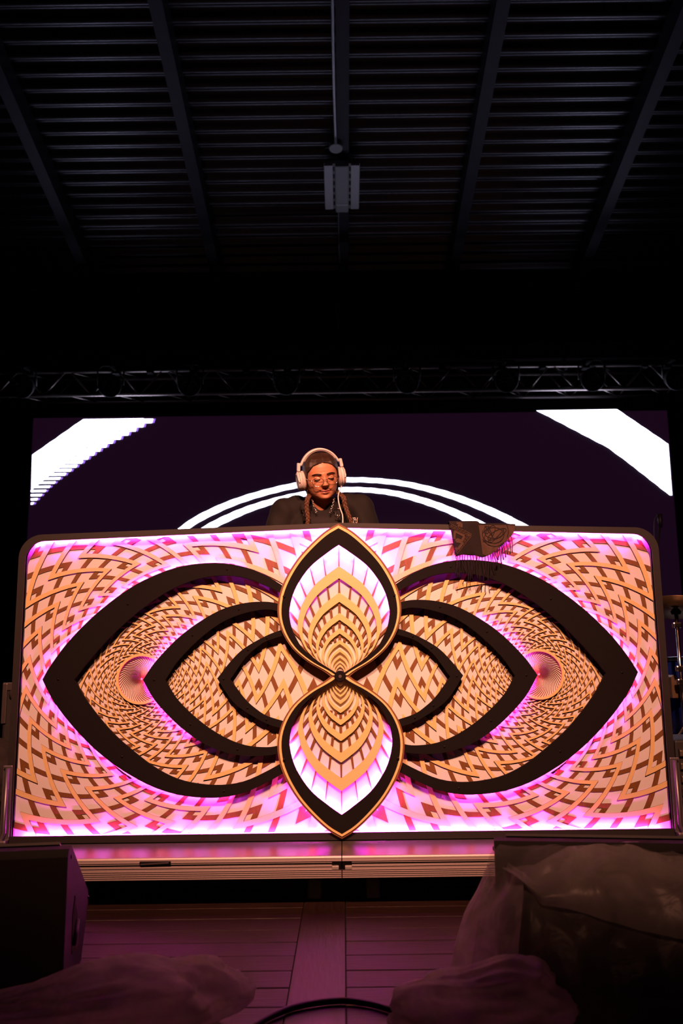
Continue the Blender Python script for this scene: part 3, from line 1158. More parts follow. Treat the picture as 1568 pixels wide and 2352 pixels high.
g.obj('stepped_motif', M['scarf_tan'], scarf)
# tan field with black scribbled rings on the other half
g = Geo()
xs = [(700, 190, 700), (760, 190, 660), (830, 190, 700), (900, 190, 670), (970, 190, 610), (1040, 190, 560), (1110, 190, 500), (1180, 190, 420), (1250, 195, 350), (1295, 200, 270)]
for (x0, t0, b0), (x1, t1, b1) in zip(xs, xs[1:]):
    for k in range(10):
        f0, f1 = k / 10, (k + 1) / 10
        k0, k1 = (75 if x0 == 700 else 15 if x0 == 760 else 0), (15 if x1 == 760 else 0)
        q = [(x0 + k0 * f0, t0 + (b0 - t0) * f0), (x1 + k1 * f0, t1 + (b1 - t1) * f0), (x1 + k1 * f1, t1 + (b1 - t1) * f1), (x0 + k0 * f1, t0 + (b0 - t0) * f1)]
        g.raw([on_scarf(*sc(*p), off=.0016) for p in q], [(0, 1, 2, 3)])
bmv = g.obj('tan_field', M['scarf_tan'], scarf)
g = Geo()


def ell(cx, cy, rx, ry, a0=0, a1=360, rot=0, n=28):
    out = []
    for k in range(n + 1):
        a = rad(a0 + (a1 - a0) * k / n)
        x, y = rx * math.cos(a), ry * math.sin(a)
        out.append((cx + x * math.cos(rot) - y * math.sin(rot), cy + x * math.sin(rot) + y * math.cos(rot)))
    return out


for pts in (ell(950, 320, 150, 90), ell(940, 330, 180, 160, 330, 560), ell(960, 300, 225, 240, -30, 150), ell(880, 330, 60, 150, rot=.5), ell(1000, 340, 170, 60, rot=-.5), [(800, 200), (960, 430)], [(860, 200), (930, 380)], [(760, 330), (830, 250), (900, 210)], [(770, 460), (920, 470), (1080, 300)], ell(830, 270, 40, 60)):
    s_ = print_strip(pts, 1.6, 'r')
    for v in s_.v:
        v.y -= .0008
    g.raw(s_.v, s_.f)
g.obj('ring_print', M['scarf'], scarf)
# fringe
rnd = random.Random(3)
for k in range(26):
    t = k / 25
    i = int(t * (NT - 1))
    p = B[i]
    y = YS + swob(p.x, p.y) - .004
    ln = (.085 if t < .6 else .06) * rnd.uniform(.75, 1.15)
    pts = [Vector((p.x, y, p.y + .004))]
    dx = rnd.uniform(-.006, .006)
    for q in range(1, 6):
        f = q / 5
        pts.append(Vector((p.x + dx * f + .003 * math.sin(f * 5 + k), y - .003 * math.sin(f * 3), p.y - ln * f)))
    Geo().tube(pts, [.0016, .0014, .0014, .0014, .0016, .0024], 5).obj('fringe_cord', M['scarf'], scarf, True)

# ================================================================ the DJ
PY = 3.98
hc = at(737, 1095, Y=PY - .02)
feet = Vector((hc.x + .0, PY + .08, DECK_TOP))
HR = Matrix.Rotation(rad(9), 3, 'Z') @ Matrix.Rotation(rad(-8), 3, 'Y') @ Matrix.Rotation(rad(19), 3, 'X')


def HW_(x, y, z):
    """head-local to world: x to the picture's right, -y out of the face, z up"""
    return hc + HR @ Vector((x, y, z * .89))


HT = [(.1185, .004, .004, .004), (.115, .026, .030, .030), (.107, .042, .048, .050), (.095, .055, .063, .068), (.080, .064, .074, .080), (.060, .071, .083, .090), (.040, .0735, .088, .096), (.020, .074, .0895, .098), (.0, .0735, .089, .096), (-.020, .0715, .0885, .090), (-.040, .068, .087, .079), (-.058, .065, .0855, .066), (-.072, .061, .084, .055), (-.086, .054, .0815, .044), (-.098, .044, .077, .033), (-.107, .027, .069, .022), (-.112, .013, .060, .008), (-.1135, .003, .052, -.02)]


def head_sec(z):
    for a, b in zip(HT, HT[1:]):
        if b[0] <= z <= a[0]:
            t = (a[0] - z) / (a[0] - b[0])
            return [a[i] + (b[i] - a[i]) * t for i in (1, 2, 3)]
    return HT[-1][1:] if z < 0 else HT[0][1:]


def gs(v, s):
    return math.exp(-(v / s) ** 2)


def face_disp(x, z):
    d = 0
    if -.045 < z < .03:      # nose
        t = min(1, max(0, (.022 - z) / .050))
        h = (.003 + .021 * t ** 1.2) * (1 if z > -.029 else max(0, 1 - ((-.029 - z) / .012) ** 1.5))
        d += h * gs(x, .0072 + .005 * t)
        d += .008 * gs(abs(x) - .012, .006) * gs(z + .029, .008)
    ax = abs(x)
    d -= .0085 * gs(ax - .031, .017) * gs(z - .004, .012)
    d += .0035 * gs(z - .024, .008) * gs(ax - .028, .024)
    d += .0055 * gs(ax - .042, .020) * gs(z + .030, .018)
    zm = z - 9.0 * x * x                     # the mouth curves up in a smile
    d += .0050 * gs(x, .020) * gs(zm + .0600, .0045) + .0058 * gs(x, .017) * gs(zm + .0705, .0052)
    d -= .0045 * gs(x, .026) * gs(zm + .0650, .0022)
    d += .0030 * gs(ax - .034, .012) * gs(z + .050, .014)
    d -= .003 * gs(x, .016) * gs(z + .082, .006)
    d += .007 * gs(x, .020) * gs(z + .099, .013)
    d -= .003 * gs(ax - .026, .006) * gs(z + .062, .008)
    return d


def ring_pts(z, n, off=0.0, feat=True):
    w, f, b = head_sec(z)
    out = []
    for k in range(n):
        # denser at the front
        a = 2 * PI * k / n
        a = a - .45 * math.sin(a)
        cx, cy = math.sin(a), -math.cos(a)
        e = 2.25
        r = (abs(cx) ** e + abs(cy) ** e) ** (-1 / e)
        x = (w + off) * cx * r
        y = ((f if cy < 0 else b) + off) * cy * r
        if feat and cy < 0:
            y -= face_disp(x, z) * min(1, max(0, (-cy) * 2.2))
        out.append((x, y, z))
    return out


NR, NS = 84, 100
body_v, body_f, body_m = [], [], []
zs = [.1185 + (-.1135 - .1185) * (i / (NR - 1)) for i in range(NR)]
for z in zs:
    body_v += [HW_(*p) for p in ring_pts(z, NS)]
for i in range(NR - 1):
    for k in range(NS):
        l = (k + 1) % NS
        body_f.append((i * NS + k, i * NS + l, (i + 1) * NS + l, (i + 1) * NS + k))
        zm = (zs[i] + zs[i + 1]) / 2
        a = 2 * PI * (k + .5) / NS; a -= .45 * math.sin(a)
        x = .06 * math.sin(a)
        hw = .023
        up = -.0560 - .0055 * (abs(x) / hw) ** 2 + 9 * x * x
        lo = -.0755 + .0065 * (abs(x) / hw) ** 2 + 9 * x * x
        body_m.append(1 if (abs(a % (2 * PI)) < 1.0 or abs(a % (2 * PI) - 2 * PI) < 1.0) and abs(x) < hw and lo < zm < up else 0)
body_f.append(tuple(range(NS))[::-1]); body_m.append(0)
body_f.append(tuple((NR - 1) * NS + k for k in range(NS))); body_m.append(0)


def loft(rings, n=20):
    """rings: (centre, rx, ry[, axis]) -> closed tube of ellipses lying across the path"""
    vs, fs = [], []
    P = [Vector(r[0]) for r in rings]
    for i, r in enumerate(rings):
        a, b = P[max(0, i - 1)], P[min(len(P) - 1, i + 1)]
        t = (b - a).normalized()
        sx = Vector((1, 0, 0))
        sx = sx - t * sx.dot(t)
        if sx.length < .3:
            sx = Vector((0, 0, 1)) - t * t.z
        sx.normalize()
        sy = t.cross(sx)
        for k in range(n):
            an = 2 * PI * k / n
            vs.append(P[i] + sx * math.cos(an) * r[1] + sy * math.sin(an) * r[2])
    for i in range(len(P) - 1):
        for k in range(n):
            l = (k + 1) % n
            fs.append((i * n + k, i * n + l, (i + 1) * n + l, (i + 1) * n + k))
    fs.append(tuple(range(n))[::-1]); fs.append(tuple((len(P) - 1) * n + k for k in range(n)))
    return vs, fs


def fused(geo, voxel, smooth_it=6):
    """melt overlapping closed shapes into one continuous skin"""
    me = bpy.data.meshes.new('tmp')
    me.from_pydata([tuple(v) for v in geo.v], [], geo.f)
    bm = bmesh.new(); bm.from_mesh(me); bmesh.ops.recalc_face_normals(bm, faces=bm.faces); bm.to_mesh(me); bm.free()
    ob = bpy.data.objects.new('tmp', me); COL.objects.link(ob)
    md = ob.modifiers.new('r', 'REMESH'); md.mode = 'VOXEL'; md.voxel_size = voxel
    sm = ob.modifiers.new('s', 'SMOOTH'); sm.iterations = smooth_it; sm.factor = .5
    dg = bpy.context.evaluated_depsgraph_get(); dg.update()
    m2 = bpy.data.meshes.new_from_object(ob.evaluated_get(dg))
    vs = [v.co.copy() for v in m2.vertices]; fs = [tuple(p.vertices) for p in m2.polygons]
    bpy.data.objects.remove(ob); bpy.data.meshes.remove(me); bpy.data.meshes.remove(m2)
    return vs, fs


# joints, worked from the head down: the figure leans a little over the booth
shz = at(740, 1158, Y=PY + .05).z
neck = hc + Vector((.004, .062, -.11))
Cx = hc.x + .002
chest = Vector((Cx, PY + .10, shz - .12))
waist = Vector((Cx, PY + .16, shz - .36))
pelvis = Vector((Cx, PY + .17, shz - .50))
shL = Vector((at(656, 1170, Y=PY + .08).x, PY + .085, shz - .034))
shR = Vector((at(822, 1162, Y=PY + .08).x, PY + .085, shz - .020))
hz = shz - .36
handL, handR = Vector((Cx - .17, PY - .26, hz)), Vector((Cx + .19, PY - .26, hz))
elbL = shL + Vector((-.06, -.02, -.27)); elbR = shR + Vector((.06, -.02, -.27))
g = Geo()
g.raw(*loft([(hc + HR @ Vector((0, .035, -.03)), .05, .05), (hc + HR @ Vector((0, .038, -.085)), .053, .055), (neck, .054, .056), (Vector((Cx, PY + .085, shz + .02)), .062, .060), (Vector((Cx, PY + .09, shz - .03)), .12, .075), (chest, .155, .105), (waist, .135, .095), (pelvis, .160, .110), (pelvis + Vector((0, 0, -.09)), .13, .10)]))
for s, sh, el, ha in ((-1, shL, elbL, handL), (1, shR, elbR, handR)):
    g.raw(*loft([(sh + Vector((-s * .05, .0, -.01)), .04, .045), (sh + Vector((-s * .012, 0, -.012)), .043, .046), (sh.lerp(el, .5), .044, .046), (el, .036, .038), (el.lerp(ha, .45), .034, .034), (el.lerp(ha, .9), .024, .022), (ha + Vector((0, .035, .01)), .026, .018)], 14))
    # palm, four fingers and a thumb
    g.raw(*loft([(ha + Vector((0, .05, .012)), .027, .017), (ha, .038, .015), (ha + Vector((0, -.045, -.004)), .038, .012)], 14))
    for q, (fx_, ln) in enumerate(((-.028, .070), (-.010, .080), (.009, .076), (.027, .062))):
        b0 = ha + Vector((s * fx_, -.035, -.002))
        g.raw(*loft([(b0, .009, .009), (b0 + Vector((0, -ln * .45, .004)), .0088, .0085), (b0 + Vector((0, -ln * .8, -.012)), .008, .0078), (b0 + Vector((0, -ln, -.026)), .006, .006)], 8))
    b0 = ha + Vector((-s * .030, .015, -.004))
    g.raw(*loft([(b0, .011, .011), (b0 + Vector((-s * .022, -.028, -.004)), .0098, .0098), (b0 + Vector((-s * .030, -.055, -.012)), .0078, .0078)], 8))
    hip = pelvis + Vector((s * .085, 0, -.05))
    knee = Vector((Cx + s * .10, PY + .12, DECK_TOP + .47))
    ank = Vector((Cx + s * .11, PY + .16, DECK_TOP + .09))
    g.raw(*loft([(hip + Vector((0, 0, .06)), .07, .08), (hip, .085, .095), (hip.lerp(knee, .5), .07, .078), (knee, .052, .056), (knee.lerp(ank, .4), .05, .056), (ank, .034, .04), (Vector((ank.x, ank.y, DECK_TOP + .03)), .036, .045)], 16))
    g.raw(*loft([(Vector((ank.x, ank.y + .06, DECK_TOP + .035)), .034, .032), (Vector((ank.x, ank.y - .03, DECK_TOP + .037)), .042, .034), (Vector((ank.x + s * .01, ank.y - .14, DECK_TOP + .026)), .045, .024), (Vector((ank.x + s * .012, ank.y - .18, DECK_TOP + .02)), .03, .016)], 14))
bv, bf = fused(g, .0065, 4)
n0 = len(body_v)
body_v += bv
body_f += [tuple(i + n0 for i in f) for f in bf]
body_m += [0] * len(bf)
person = thing('person', 'smiling person in black overalls and tee with two braids, head bowed over the booth', 'person', feet)
add('body', body_v, body_f, None, person, True, mats=[M['skin'], M['lip']], midx=body_m)

# eyes, lids, lashes, brows
for s in (-1, 1):
    ex, ez = s * .031, .003
    ey = -(.089 - .012)
    g = Geo()
    Geo().lathe([(.0001, -.0118)] + [(.0118 * math.cos(a), .0118 * math.sin(a)) for a in [rad(-80 + 16 * i) for i in range(11)]] + [(.0001, .0118)], 18, Matrix.Translation(HW_(ex, ey + .002, ez))).obj('eyeball', M['eye'], person, True)
    # upper lid drawn well down
    vs, fs = [], []
    na, nb = 16, 8
    for i in range(nb):
        el_ = rad(80 - 92 * i / (nb - 1))
        for k in range(na):
            az = rad(-78 + 156 * k / (na - 1))
            r = .0132
            vs.append(HW_(ex + r * 1.12 * math.cos(el_) * math.sin(az), ey + .002 - r * math.cos(el_) * math.cos(az), ez + r * math.sin(el_)))
    fs = [(i * na + k, i * na + k + 1, (i + 1) * na + k + 1, (i + 1) * na + k) for i in range(nb - 1) for k in range(na - 1)]
    add('eyelid', vs, fs, M['skin'], person, True)
    pts = []
    for k in range(12):
        az = rad(-75 + 150 * k / 11)
        el_ = rad(-13)
        r = .0142
        pts.append(HW_(ex + r * 1.14 * math.cos(el_) * math.sin(az), ey + .001 - r * math.cos(el_) * math.cos(az), ez + r * math.sin(el_)))
    Geo().tube(pts, [.0006] + [.0015] * 10 + [.0006], 6).obj('eyelash', M['lash'], person, True)
    pts, rs = [], []
    for k in range(12):
        t = k / 11
        x = s * (.012 + .040 * t)
        z = .0235 + .0065 * math.sin(t * PI * .75) - .006 * t
        w, f, b = head_sec(z)
        cxn = abs(x) / w
        y = -f * (1 - cxn ** 2.25) ** (1 / 2.25) - face_disp(x, z) - .0012
        pts.append(HW_(x, y, z)); rs.append(.0012 + .0024 * math.sin(PI * min(1, .15 + t * .85)))
    Geo().tube(pts, rs, 6).obj('eyebrow', M['lash'], person, True)
    # ear
    Geo().lathe([(.004, 0), (.022, .004), (.026, .012), (.018, .014), (.004, .010)], 16, Matrix.Translation(HW_(s * .071, .012, -.005)) @ (HR @ Matrix.Rotation(rad(90) * s, 3, 'Y')).to_4x4()).obj('ear', M['skin'], person, True)

# hair: a cap pulled back from the hairline
vs, fs = [], []
NRh, NSh = 110, 220
zh = [.1255 + (-.075 - .1255) * (i / (NRh - 1)) for i in range(NRh)]


def hair_in(x, y, z):
    if y > .0:
        return True
    line = .080 - 7.0 * x * x
    # swept back at the temples, then down in front of the ears
    if abs(x) > .045:
        line = .080 - 7.0 * .045 ** 2 - (abs(x) - .045) * 1.2 - max(0, y + .055) * 2.4
    return z > line


grid = []
for z in zh:
    zz = min(.1184, max(-.11, z * .95 + .0))
    w, f, b = head_sec(zz)
    rowp = []
    for k in range(NSh):
        a = 2 * PI * k / NSh
        cx, cy = math.sin(a), -math.cos(a)
        e = 2.25
        r = (abs(cx) ** e + abs(cy) ** e) ** (-1 / e)
        th = .0062
        part = -.0035 * gs(cx * w, .006) if z > .05 else 0
        x = (w + th + part) * cx * r
        y = ((f if cy < 0 else b) + th * (1 if cy > -.5 else .7) + part) * cy * r
        rowp.append((x, y, z + .0015 * math.sin(a * 14)))
    grid.append(rowp)
idx = {}
for i in range(NRh):
    for k in range(NSh):
        idx[(i, k)] = len(vs); vs.append(HW_(*grid[i][k]))
for i in range(NRh - 1):
    for k in range(NSh):
        l = (k + 1) % NSh
        if all(hair_in(*grid[a][b]) for a, b in ((i, k), (i, l), (i + 1, l), (i + 1, k))):
            fs.append((idx[(i, k)], idx[(i, l)], idx[(i + 1, l)], idx[(i + 1, k)]))
fs.append(tuple(idx[(0, k)] for k in range(NSh)))
hair = add('hair', vs, fs, M['hair'], person, True)
md = hair.modifiers.new('thick', 'SOLIDIFY'); md.thickness = .006; md.offset = -1


def braid(path, name):
    P = smooth_path(path, 70)
    holder = None
    for st in range(3):
        pts, rs = [], []
        for i, p in enumerate(P):
            t = i / (len(P) - 1)
            ph = t * 2 * PI * 5.2 + st * 2 * PI / 3
            r_ = .0082 * (1 - .35 * t)
            pts.append(p + Vector((r_ * math.sin(ph), -.5 * r_ * math.sin(2 * ph), 0)))
            rs.append(.0062 * (1 - .35 * t))
        o = Geo().tube(pts, rs, 8).obj('braid_strand', M['braid'], person if holder is None else holder, True)
        if holder is None:
            holder = o
            o.name = 'braid'
            ORIG[o.name] = ORIG[person.name]


PB = PY - .055
braid([HW_(-.062, .03, -.06), HW_(-.06, .0, -.085), at(706, 1146, Y=PB), at(704, 1166, Y=PB - .01), at(707, 1190, Y=PB - .02), at(705, 1215, Y=PB - .02), at(704, 1235, Y=PB - .015)], 'l')
braid([HW_(.064, .03, -.06), HW_(.066, .0, -.085), at(788, 1142, Y=PB + .01), at(792, 1160, Y=PB), at(799, 1180, Y=PB - .015), at(807, 1202, Y=PB - .02), at(812, 1235, Y=PB - .015)], 'r')

# tee shirt and overalls
g = Geo()
nb_ = Vector((Cx, PY + .083, shz + .020))
g.raw(*loft([(nb_ + Vector((0, 0, .012)), .070, .064), (nb_, .085, .07), (Vector((Cx, PY + .09, shz - .02)), .135, .084), (Vector((Cx, PY + .095, shz - .05)), .165, .095), (chest, .175, .118), (waist, .165, .112), (pelvis, .175, .122)], 28))
for s, sh, el in ((-1, shL, elbL), (1, shR, elbR)):
    g.raw(*loft([(Vector((Cx + s * .06, PY + .09, shz - .01)), .05, .06), (sh + Vector((-s * .04, 0, .012)), .060, .066), (sh + Vector((s * .012, 0, -.005)), .066, .072), (sh.lerp(el, .45) + Vector((s * .012, 0, 0)), .070, .074), (sh.lerp(el, .82) + Vector((s * .014, 0, 0)), .072, .076)], 20))
for s, sh in ((-1, shL), (1, shR)):
    for cc, r_ in ((sh + Vector((s * .004, .0, .000)), .073), (sh.lerp(Vector((Cx + s * .07, PY + .088, shz + .0)), .5) + Vector((0, 0, .002)), .066)):
        g.lathe([(.001, -r_)] + [(r_ * math.cos(rad(q)), r_ * math.sin(rad(q))) for q in range(-75, 76, 15)] + [(.001, r_)], 20, Matrix.Translation(cc))
tv, tf = fused(g, .0075, 10)
# slack folds
tv = [v + Vector((0, .004 * math.sin(v.x * 60 + v.z * 35), 0)) for v in tv]
add('tee_shirt', tv, tf, M['shirt'], person, True)
g = Geo()
g.raw(*loft([(waist + Vector((0, 0, .02)), .172, .120), (waist, .172, .120), (pelvis, .184, .130), (pelvis + Vector((0, 0, -.10)), .17, .125)], 24))
for s in (-1, 1):
    hip = pelvis + Vector((s * .085, 0, -.05)); knee = Vector((Cx + s * .10, PY + .12, DECK_TOP + .47)); ank = Vector((Cx + s * .11, PY + .16, DECK_TOP + .09))
    g.raw(*loft([(hip + Vector((0, 0, .03)), .09, .11), (hip.lerp(knee, .5), .085, .092), (knee, .075, .078), (knee.lerp(ank, .5), .070, .074), (ank + Vector((0, 0, .0)), .066, .072)], 18))
ov, of = fused(g, .009, 6)
ovr = add('overalls', ov, of, M['denim'], person, True)
# bib and straps follow the chest


def chest_front(x, z):
    t = max(0, min(1, (shz - .02 - z) / .34))
    cy_ = PY + .09 + t * .07
    ry = .088 + .034 * min(1, t * 3)
    rx = .15 + .03 * t
    return cy_ - ry * math.sqrt(max(.05, 1 - (x / rx) ** 2)) - .012


bz1 = at(745, 1179, Y=PY - .03).z
vs, fs = [], []
for j in range(9):
    z = bz1 - .27 * j / 8
    hw = .075 + .03 * j / 8
    for i in range(13):
        x = -hw + 2 * hw * i / 12
        vs.append((Cx + x, chest_front(x, z), z))
fs = [(j * 13 + i, j * 13 + i + 1, (j + 1) * 13 + i + 1, (j + 1) * 13 + i) for j in range(8) for i in range(12)]
bib = add('bib', vs, fs, M['denim'], ovr, True)
bib.modifiers.new('thick', 'SOLIDIFY').thickness = .004
for s in (-1, 1):
    pts = [(s * .068, bz1 - .03), (s * .072, bz1 + .02), (s * .078, shz - .035), (s * .082, shz - .012)]
    P = smooth_path(pts, 12)
    vs = []
    for p in P:
        y = chest_front(p.x, p.y) - .003
        vs += [(Cx + p.x - .017, y, p.y), (Cx + p.x + .017, y, p.y)]
    vs += [(Cx + s * .083 - .017, PY + .09, shz + .034), (Cx + s * .083 + .017, PY + .09, shz + .034), (Cx + s * .06 - .017, PY + .185, shz - .03), (Cx + s * .06 + .017, PY + .185, shz - .03)]
    n = len(vs) // 2
    st = add('strap', vs, [(2 * i, 2 * i + 1, 2 * i + 3, 2 * i + 2) for i in range(n - 1)], M['denim'], ovr, True)
    st.modifiers.new('thick', 'SOLIDIFY').thickness = .003
    # wire buckle
    bx, bz = Cx + s * .071, bz1 + .004
    y = chest_front(s * .071, bz1) - .009
    g = Geo()
    g.tube([(bx - .017, y, bz + .020), (bx + .017, y, bz + .020), (bx + .018, y, bz + .008), (bx + .008, y, bz + .002), (bx + .011, y, bz - .010), (bx, y, bz - .021), (bx - .011, y, bz - .010), (bx - .008, y, bz + .002), (bx - .018, y, bz + .008)], .0013, 6, closed=True)
    g.obj('strap_buckle', M['chrome'], ovr, True)
    Geo().lathe([(.006, 0), (.006, .002), (.003, .004)], 14, axis_mtx((bx, y, bz - .012), (0, -1, 0))).obj('strap_button', M['chrome'], ovr, True)
# stitched two-letter monogram on the shirt
mg = Geo()
mo = at(812, 1185, Y=PY - .045)


def mpt(X, Yc):
    p = at(600 + X / 5.227, 1000 + Yc / 5.227, Y=PY - .05)
    return (p.x, PY - .0 - .012, p.z)


for st in ([(1095, 975), (1128, 970)], [(1110, 972), (1112, 1000), (1106, 1030), (1118, 1034)], [(1128, 970), (1134, 995), (1146, 1000)], [(1156, 968), (1150, 1000), (1152, 1030), (1140, 1034), (1132, 1020)], [(1120, 985), (1132, 1010)]):
    mg.tube([mpt(*p) for p in st], .0011, 5)
tsm = [o for o in person.children if o.name.startswith('tee_shirt')][0]
mgo = mg.obj('monogram_stitch', M['hp_white'], tsm, True)

# ---- headphones
hp = thing('headphones', 'white over-ear headphones worn by the person in overalls', 'headphones', HW_(0, 0, 0))


def arc_band(rx, rz, z0, hw, th, a0, a1, n=30, y=.004):
    vs, fs = [], []
    for i in range(n):
        a = rad(a0 + (a1 - a0) * i / (n - 1))
        for (dr, dy) in ((0, -hw), (th, -hw * .8), (th, hw * .8), (0, hw)):
            vs.append(HW_((rx + dr) * math.cos(a), y + dy, z0 + (rz + dr) * math.sin(a)))
    for i in range(n - 1):
        for k in range(4):
            l = (k + 1) % 4
            fs.append((i * 4 + k, i * 4 + l, (i + 1) * 4 + l, (i + 1) * 4 + k))
    fs += [(3, 2, 1, 0), tuple((n - 1) * 4 + k for k in range(4))]
    return vs, fs


add('headband', *arc_band(.0905, .117, .022, .017, .007, 22, 158), M['hp_white'], hp, True)
add('headband_pad', *arc_band(.0845, .111, .022, .015, .007, 34, 146), M['hp_pad'], hp, True)
for s in (-1, 1):
    a = 22 if s > 0 else 158
    p0 = Vector((.094 * math.cos(rad(a)), .004, .022 + .12 * math.sin(rad(a))))
    g = Geo().bbox((-.007, -.011, -.010), (.007, .011, .026), .003, Matrix.Translation(HW_(s * .0985, .004, .052)) @ (HR @ Matrix.Rotation(rad(-8 * s), 3, 'Y')).to_4x4())
    g.obj('hinge', M['hp_white'], hp)
    Geo().tube([HW_(s * .100, .004, .045), HW_(s * .106, .004, .030), HW_(s * .107, -.014, .022), HW_(s * .106, -.034, .0), HW_(s * .103, -.040, -.012)], .0042, 8).obj('yoke', M['hp_white'], hp, True)
    Geo().tube([HW_(s * .107, .004, .028), HW_(s * .107, .022, .022), HW_(s * .106, .042, .0), HW_(s * .103, .046, -.012)], .0042, 8).obj('yoke', M['hp_white'], hp, True)
    CM = Matrix.Translation(HW_(s * .080, .004, -.010)) @ (HR @ Matrix.Rotation(rad(90) * s, 3, 'Y') @ Matrix.Rotation(rad(0), 3, 'X')).to_4x4()
    Geo().lathe([(.030, -.008), (.040, -.006), (.045, .002), (.044, .010), (.034, .013)], 28, CM).obj('ear_cushion', M['hp_pad'], hp, True)
    cu = Geo().lathe([(.036, .012), (.043, .015), (.0435, .024), (.038, .029), (.030, .031), (.028, .029), (.012, .030)], 28, CM).obj('ear_cup', M['hp_white'], hp, True)
    Geo().lathe([(.0425, .0195), (.0445, .020), (.0445, .0215), (.0425, .022)], 28, CM).obj('cup_ring', M['case_metal'], cu, True)
    Geo().lathe([(.006, 0), (.006, .003)], 12, Matrix.Translation(HW_(s * .107, .004, .026)) @ (HR @ Matrix.Rotation(rad(90) * s, 3, 'Y')).to_4x4()).obj('pivot', M['chrome'], hp)
pts = [HW_(.093, -.002, -.052), at(777, 1136, Y=PY - .06), at(777, 1150, Y=PY - .075), at(781, 1168, Y=PY - .085), at(786, 1182, Y=PY - .09), at(787, 1200, Y=PY - .10), at(786, 1240, Y=PY - .16), Vector((Cx + .10, PY - .22, hz + .0))]
Geo().tube(smooth_path(pts, 50), .0026, 8).obj('headphone_cable', M['hp_white'], hp, True)
# earring
er = thing('earring', 'small pale drop earring below the headphone cup of the person', 'earring', HW_(-.070, -.012, -.060))
Geo().tube([HW_(-.070, -.012, -.052), HW_(-.071, -.013, -.066), HW_(-.071, -.013, -.080)], [.001, .0026, .0018], 6).obj('drop', M['chrome'], er, True)
Geo().tube([HW_(-.070 + .003 * math.cos(a), -.012 + .003 * math.sin(a), -.050) for a in [2 * PI * k / 8 for k in range(8)]], .0008, 5, closed=True).obj('hook', M['chrome'], er, True)

# ---- glasses, slid a little down the nose
gl = thing('glasses', 'thin clear round wire glasses low on the nose of the person', 'glasses', HW_(0, -.1, -.005))
m_gl, nt, p = new_mat('glass_clear')
nt.nodes.remove(p)
tr_ = nt.nodes.new('ShaderNodeBsdfTransparent'); go_ = nt.nodes.new('ShaderNodeBsdfGlossy'); go_.inputs['Roughness'].default_value = .05
mx_ = nt.nodes.new('ShaderNodeMixShader'); n_ = nt.nodes.new('ShaderNodeTexNoise'); n_.inputs['Scale'].default_value = 30
mr = nt.nodes.new('ShaderNodeMapRange'); mr.inputs['To Min'].default_value = .04; mr.inputs['To Max'].default_value = .08
nt.links.new(n_.outputs['Fac'], mr.inputs['Value']); nt.links.new(mr.outputs[0], mx_.inputs[0])
nt.links.new(tr_.outputs[0], mx_.inputs[1]); nt.links.new(go_.outputs[0], mx_.inputs[2])
nt.links.new(mx_.outputs[0], nt.nodes['Material Output'].inputs['Surface'])
GY, GZ = -.107, -.010
for s in (-1, 1):
    pts = []
    for k in range(28):
        a = 2 * PI * k / 28
        pts.append(HW_(s * .0325 + .0245 * math.cos(a), GY + .010 * (abs(s * .0325 + .0245 * math.cos(a)) / .055) ** 2, GZ + .0215 * math.sin(a)))
    rim = Geo().tube(pts, .0012, 6, closed=True).obj('rim', M['chrome'], gl, True)
    ln = add('lens', pts + [HW_(s * .0325, GY + .002, GZ)], [(k, (k + 1) % 28, 28) for k in range(28)], m_gl, gl, True)
    Geo().tube([HW_(s * .057, GY + .011, GZ + .006), HW_(s * .070, GY + .030, GZ + .010), HW_(s * .0765, -.03, GZ + .014), HW_(s * .0765, .01, GZ + .012)], .0013, 6).obj('temple', M['chrome'], gl, True)
Geo().tube([HW_(-.009, GY + .0005, GZ + .006), HW_(-.004, GY - .002, GZ + .010), HW_(.004, GY - .002, GZ + .010), HW_(.009, GY + .0005, GZ + .006)], .0013, 6).obj('bridge', M['chrome'], gl, True)

# ---- chain necklace
nk = thing('chain_necklace', 'silver link chain necklace hanging over the black tee shirt', 'necklace', (Cx, PY - .03, bz1 + .02))
pl = smooth_path([tuple(at(a, b, Y=PY - .035)) for a, b in ((717, 1150), (720, 1162), (726, 1176))], 9) + smooth_path([tuple(at(a, b, Y=PY - .035)) for a, b in ((758, 1178), (763, 1163), (767, 1146))], 10)
me = None
for i, p in enumerate(pl):
    d = pl[min(i + 1, len(pl) - 1)] - pl[max(0, i - 1)] if i not in (8, 9) else Vector((0, 0, 1))
    ang = math.atan2(d.x, d.z)
    mt = Matrix.Translation(p) @ Matrix.Rotation(ang, 4, 'Y') @ Matrix.Rotation(rad(50 if i % 2 else -30), 4, 'Z')
    pts = [mt @ Vector((.0034 * math.cos(a), 0, .0052 * math.sin(a))) for a in [2 * PI * k / 10 for k in range(10)]]
    Geo().tube(pts, .0012, 5, closed=True).obj('chain_link', M['chrome'], nk, True)

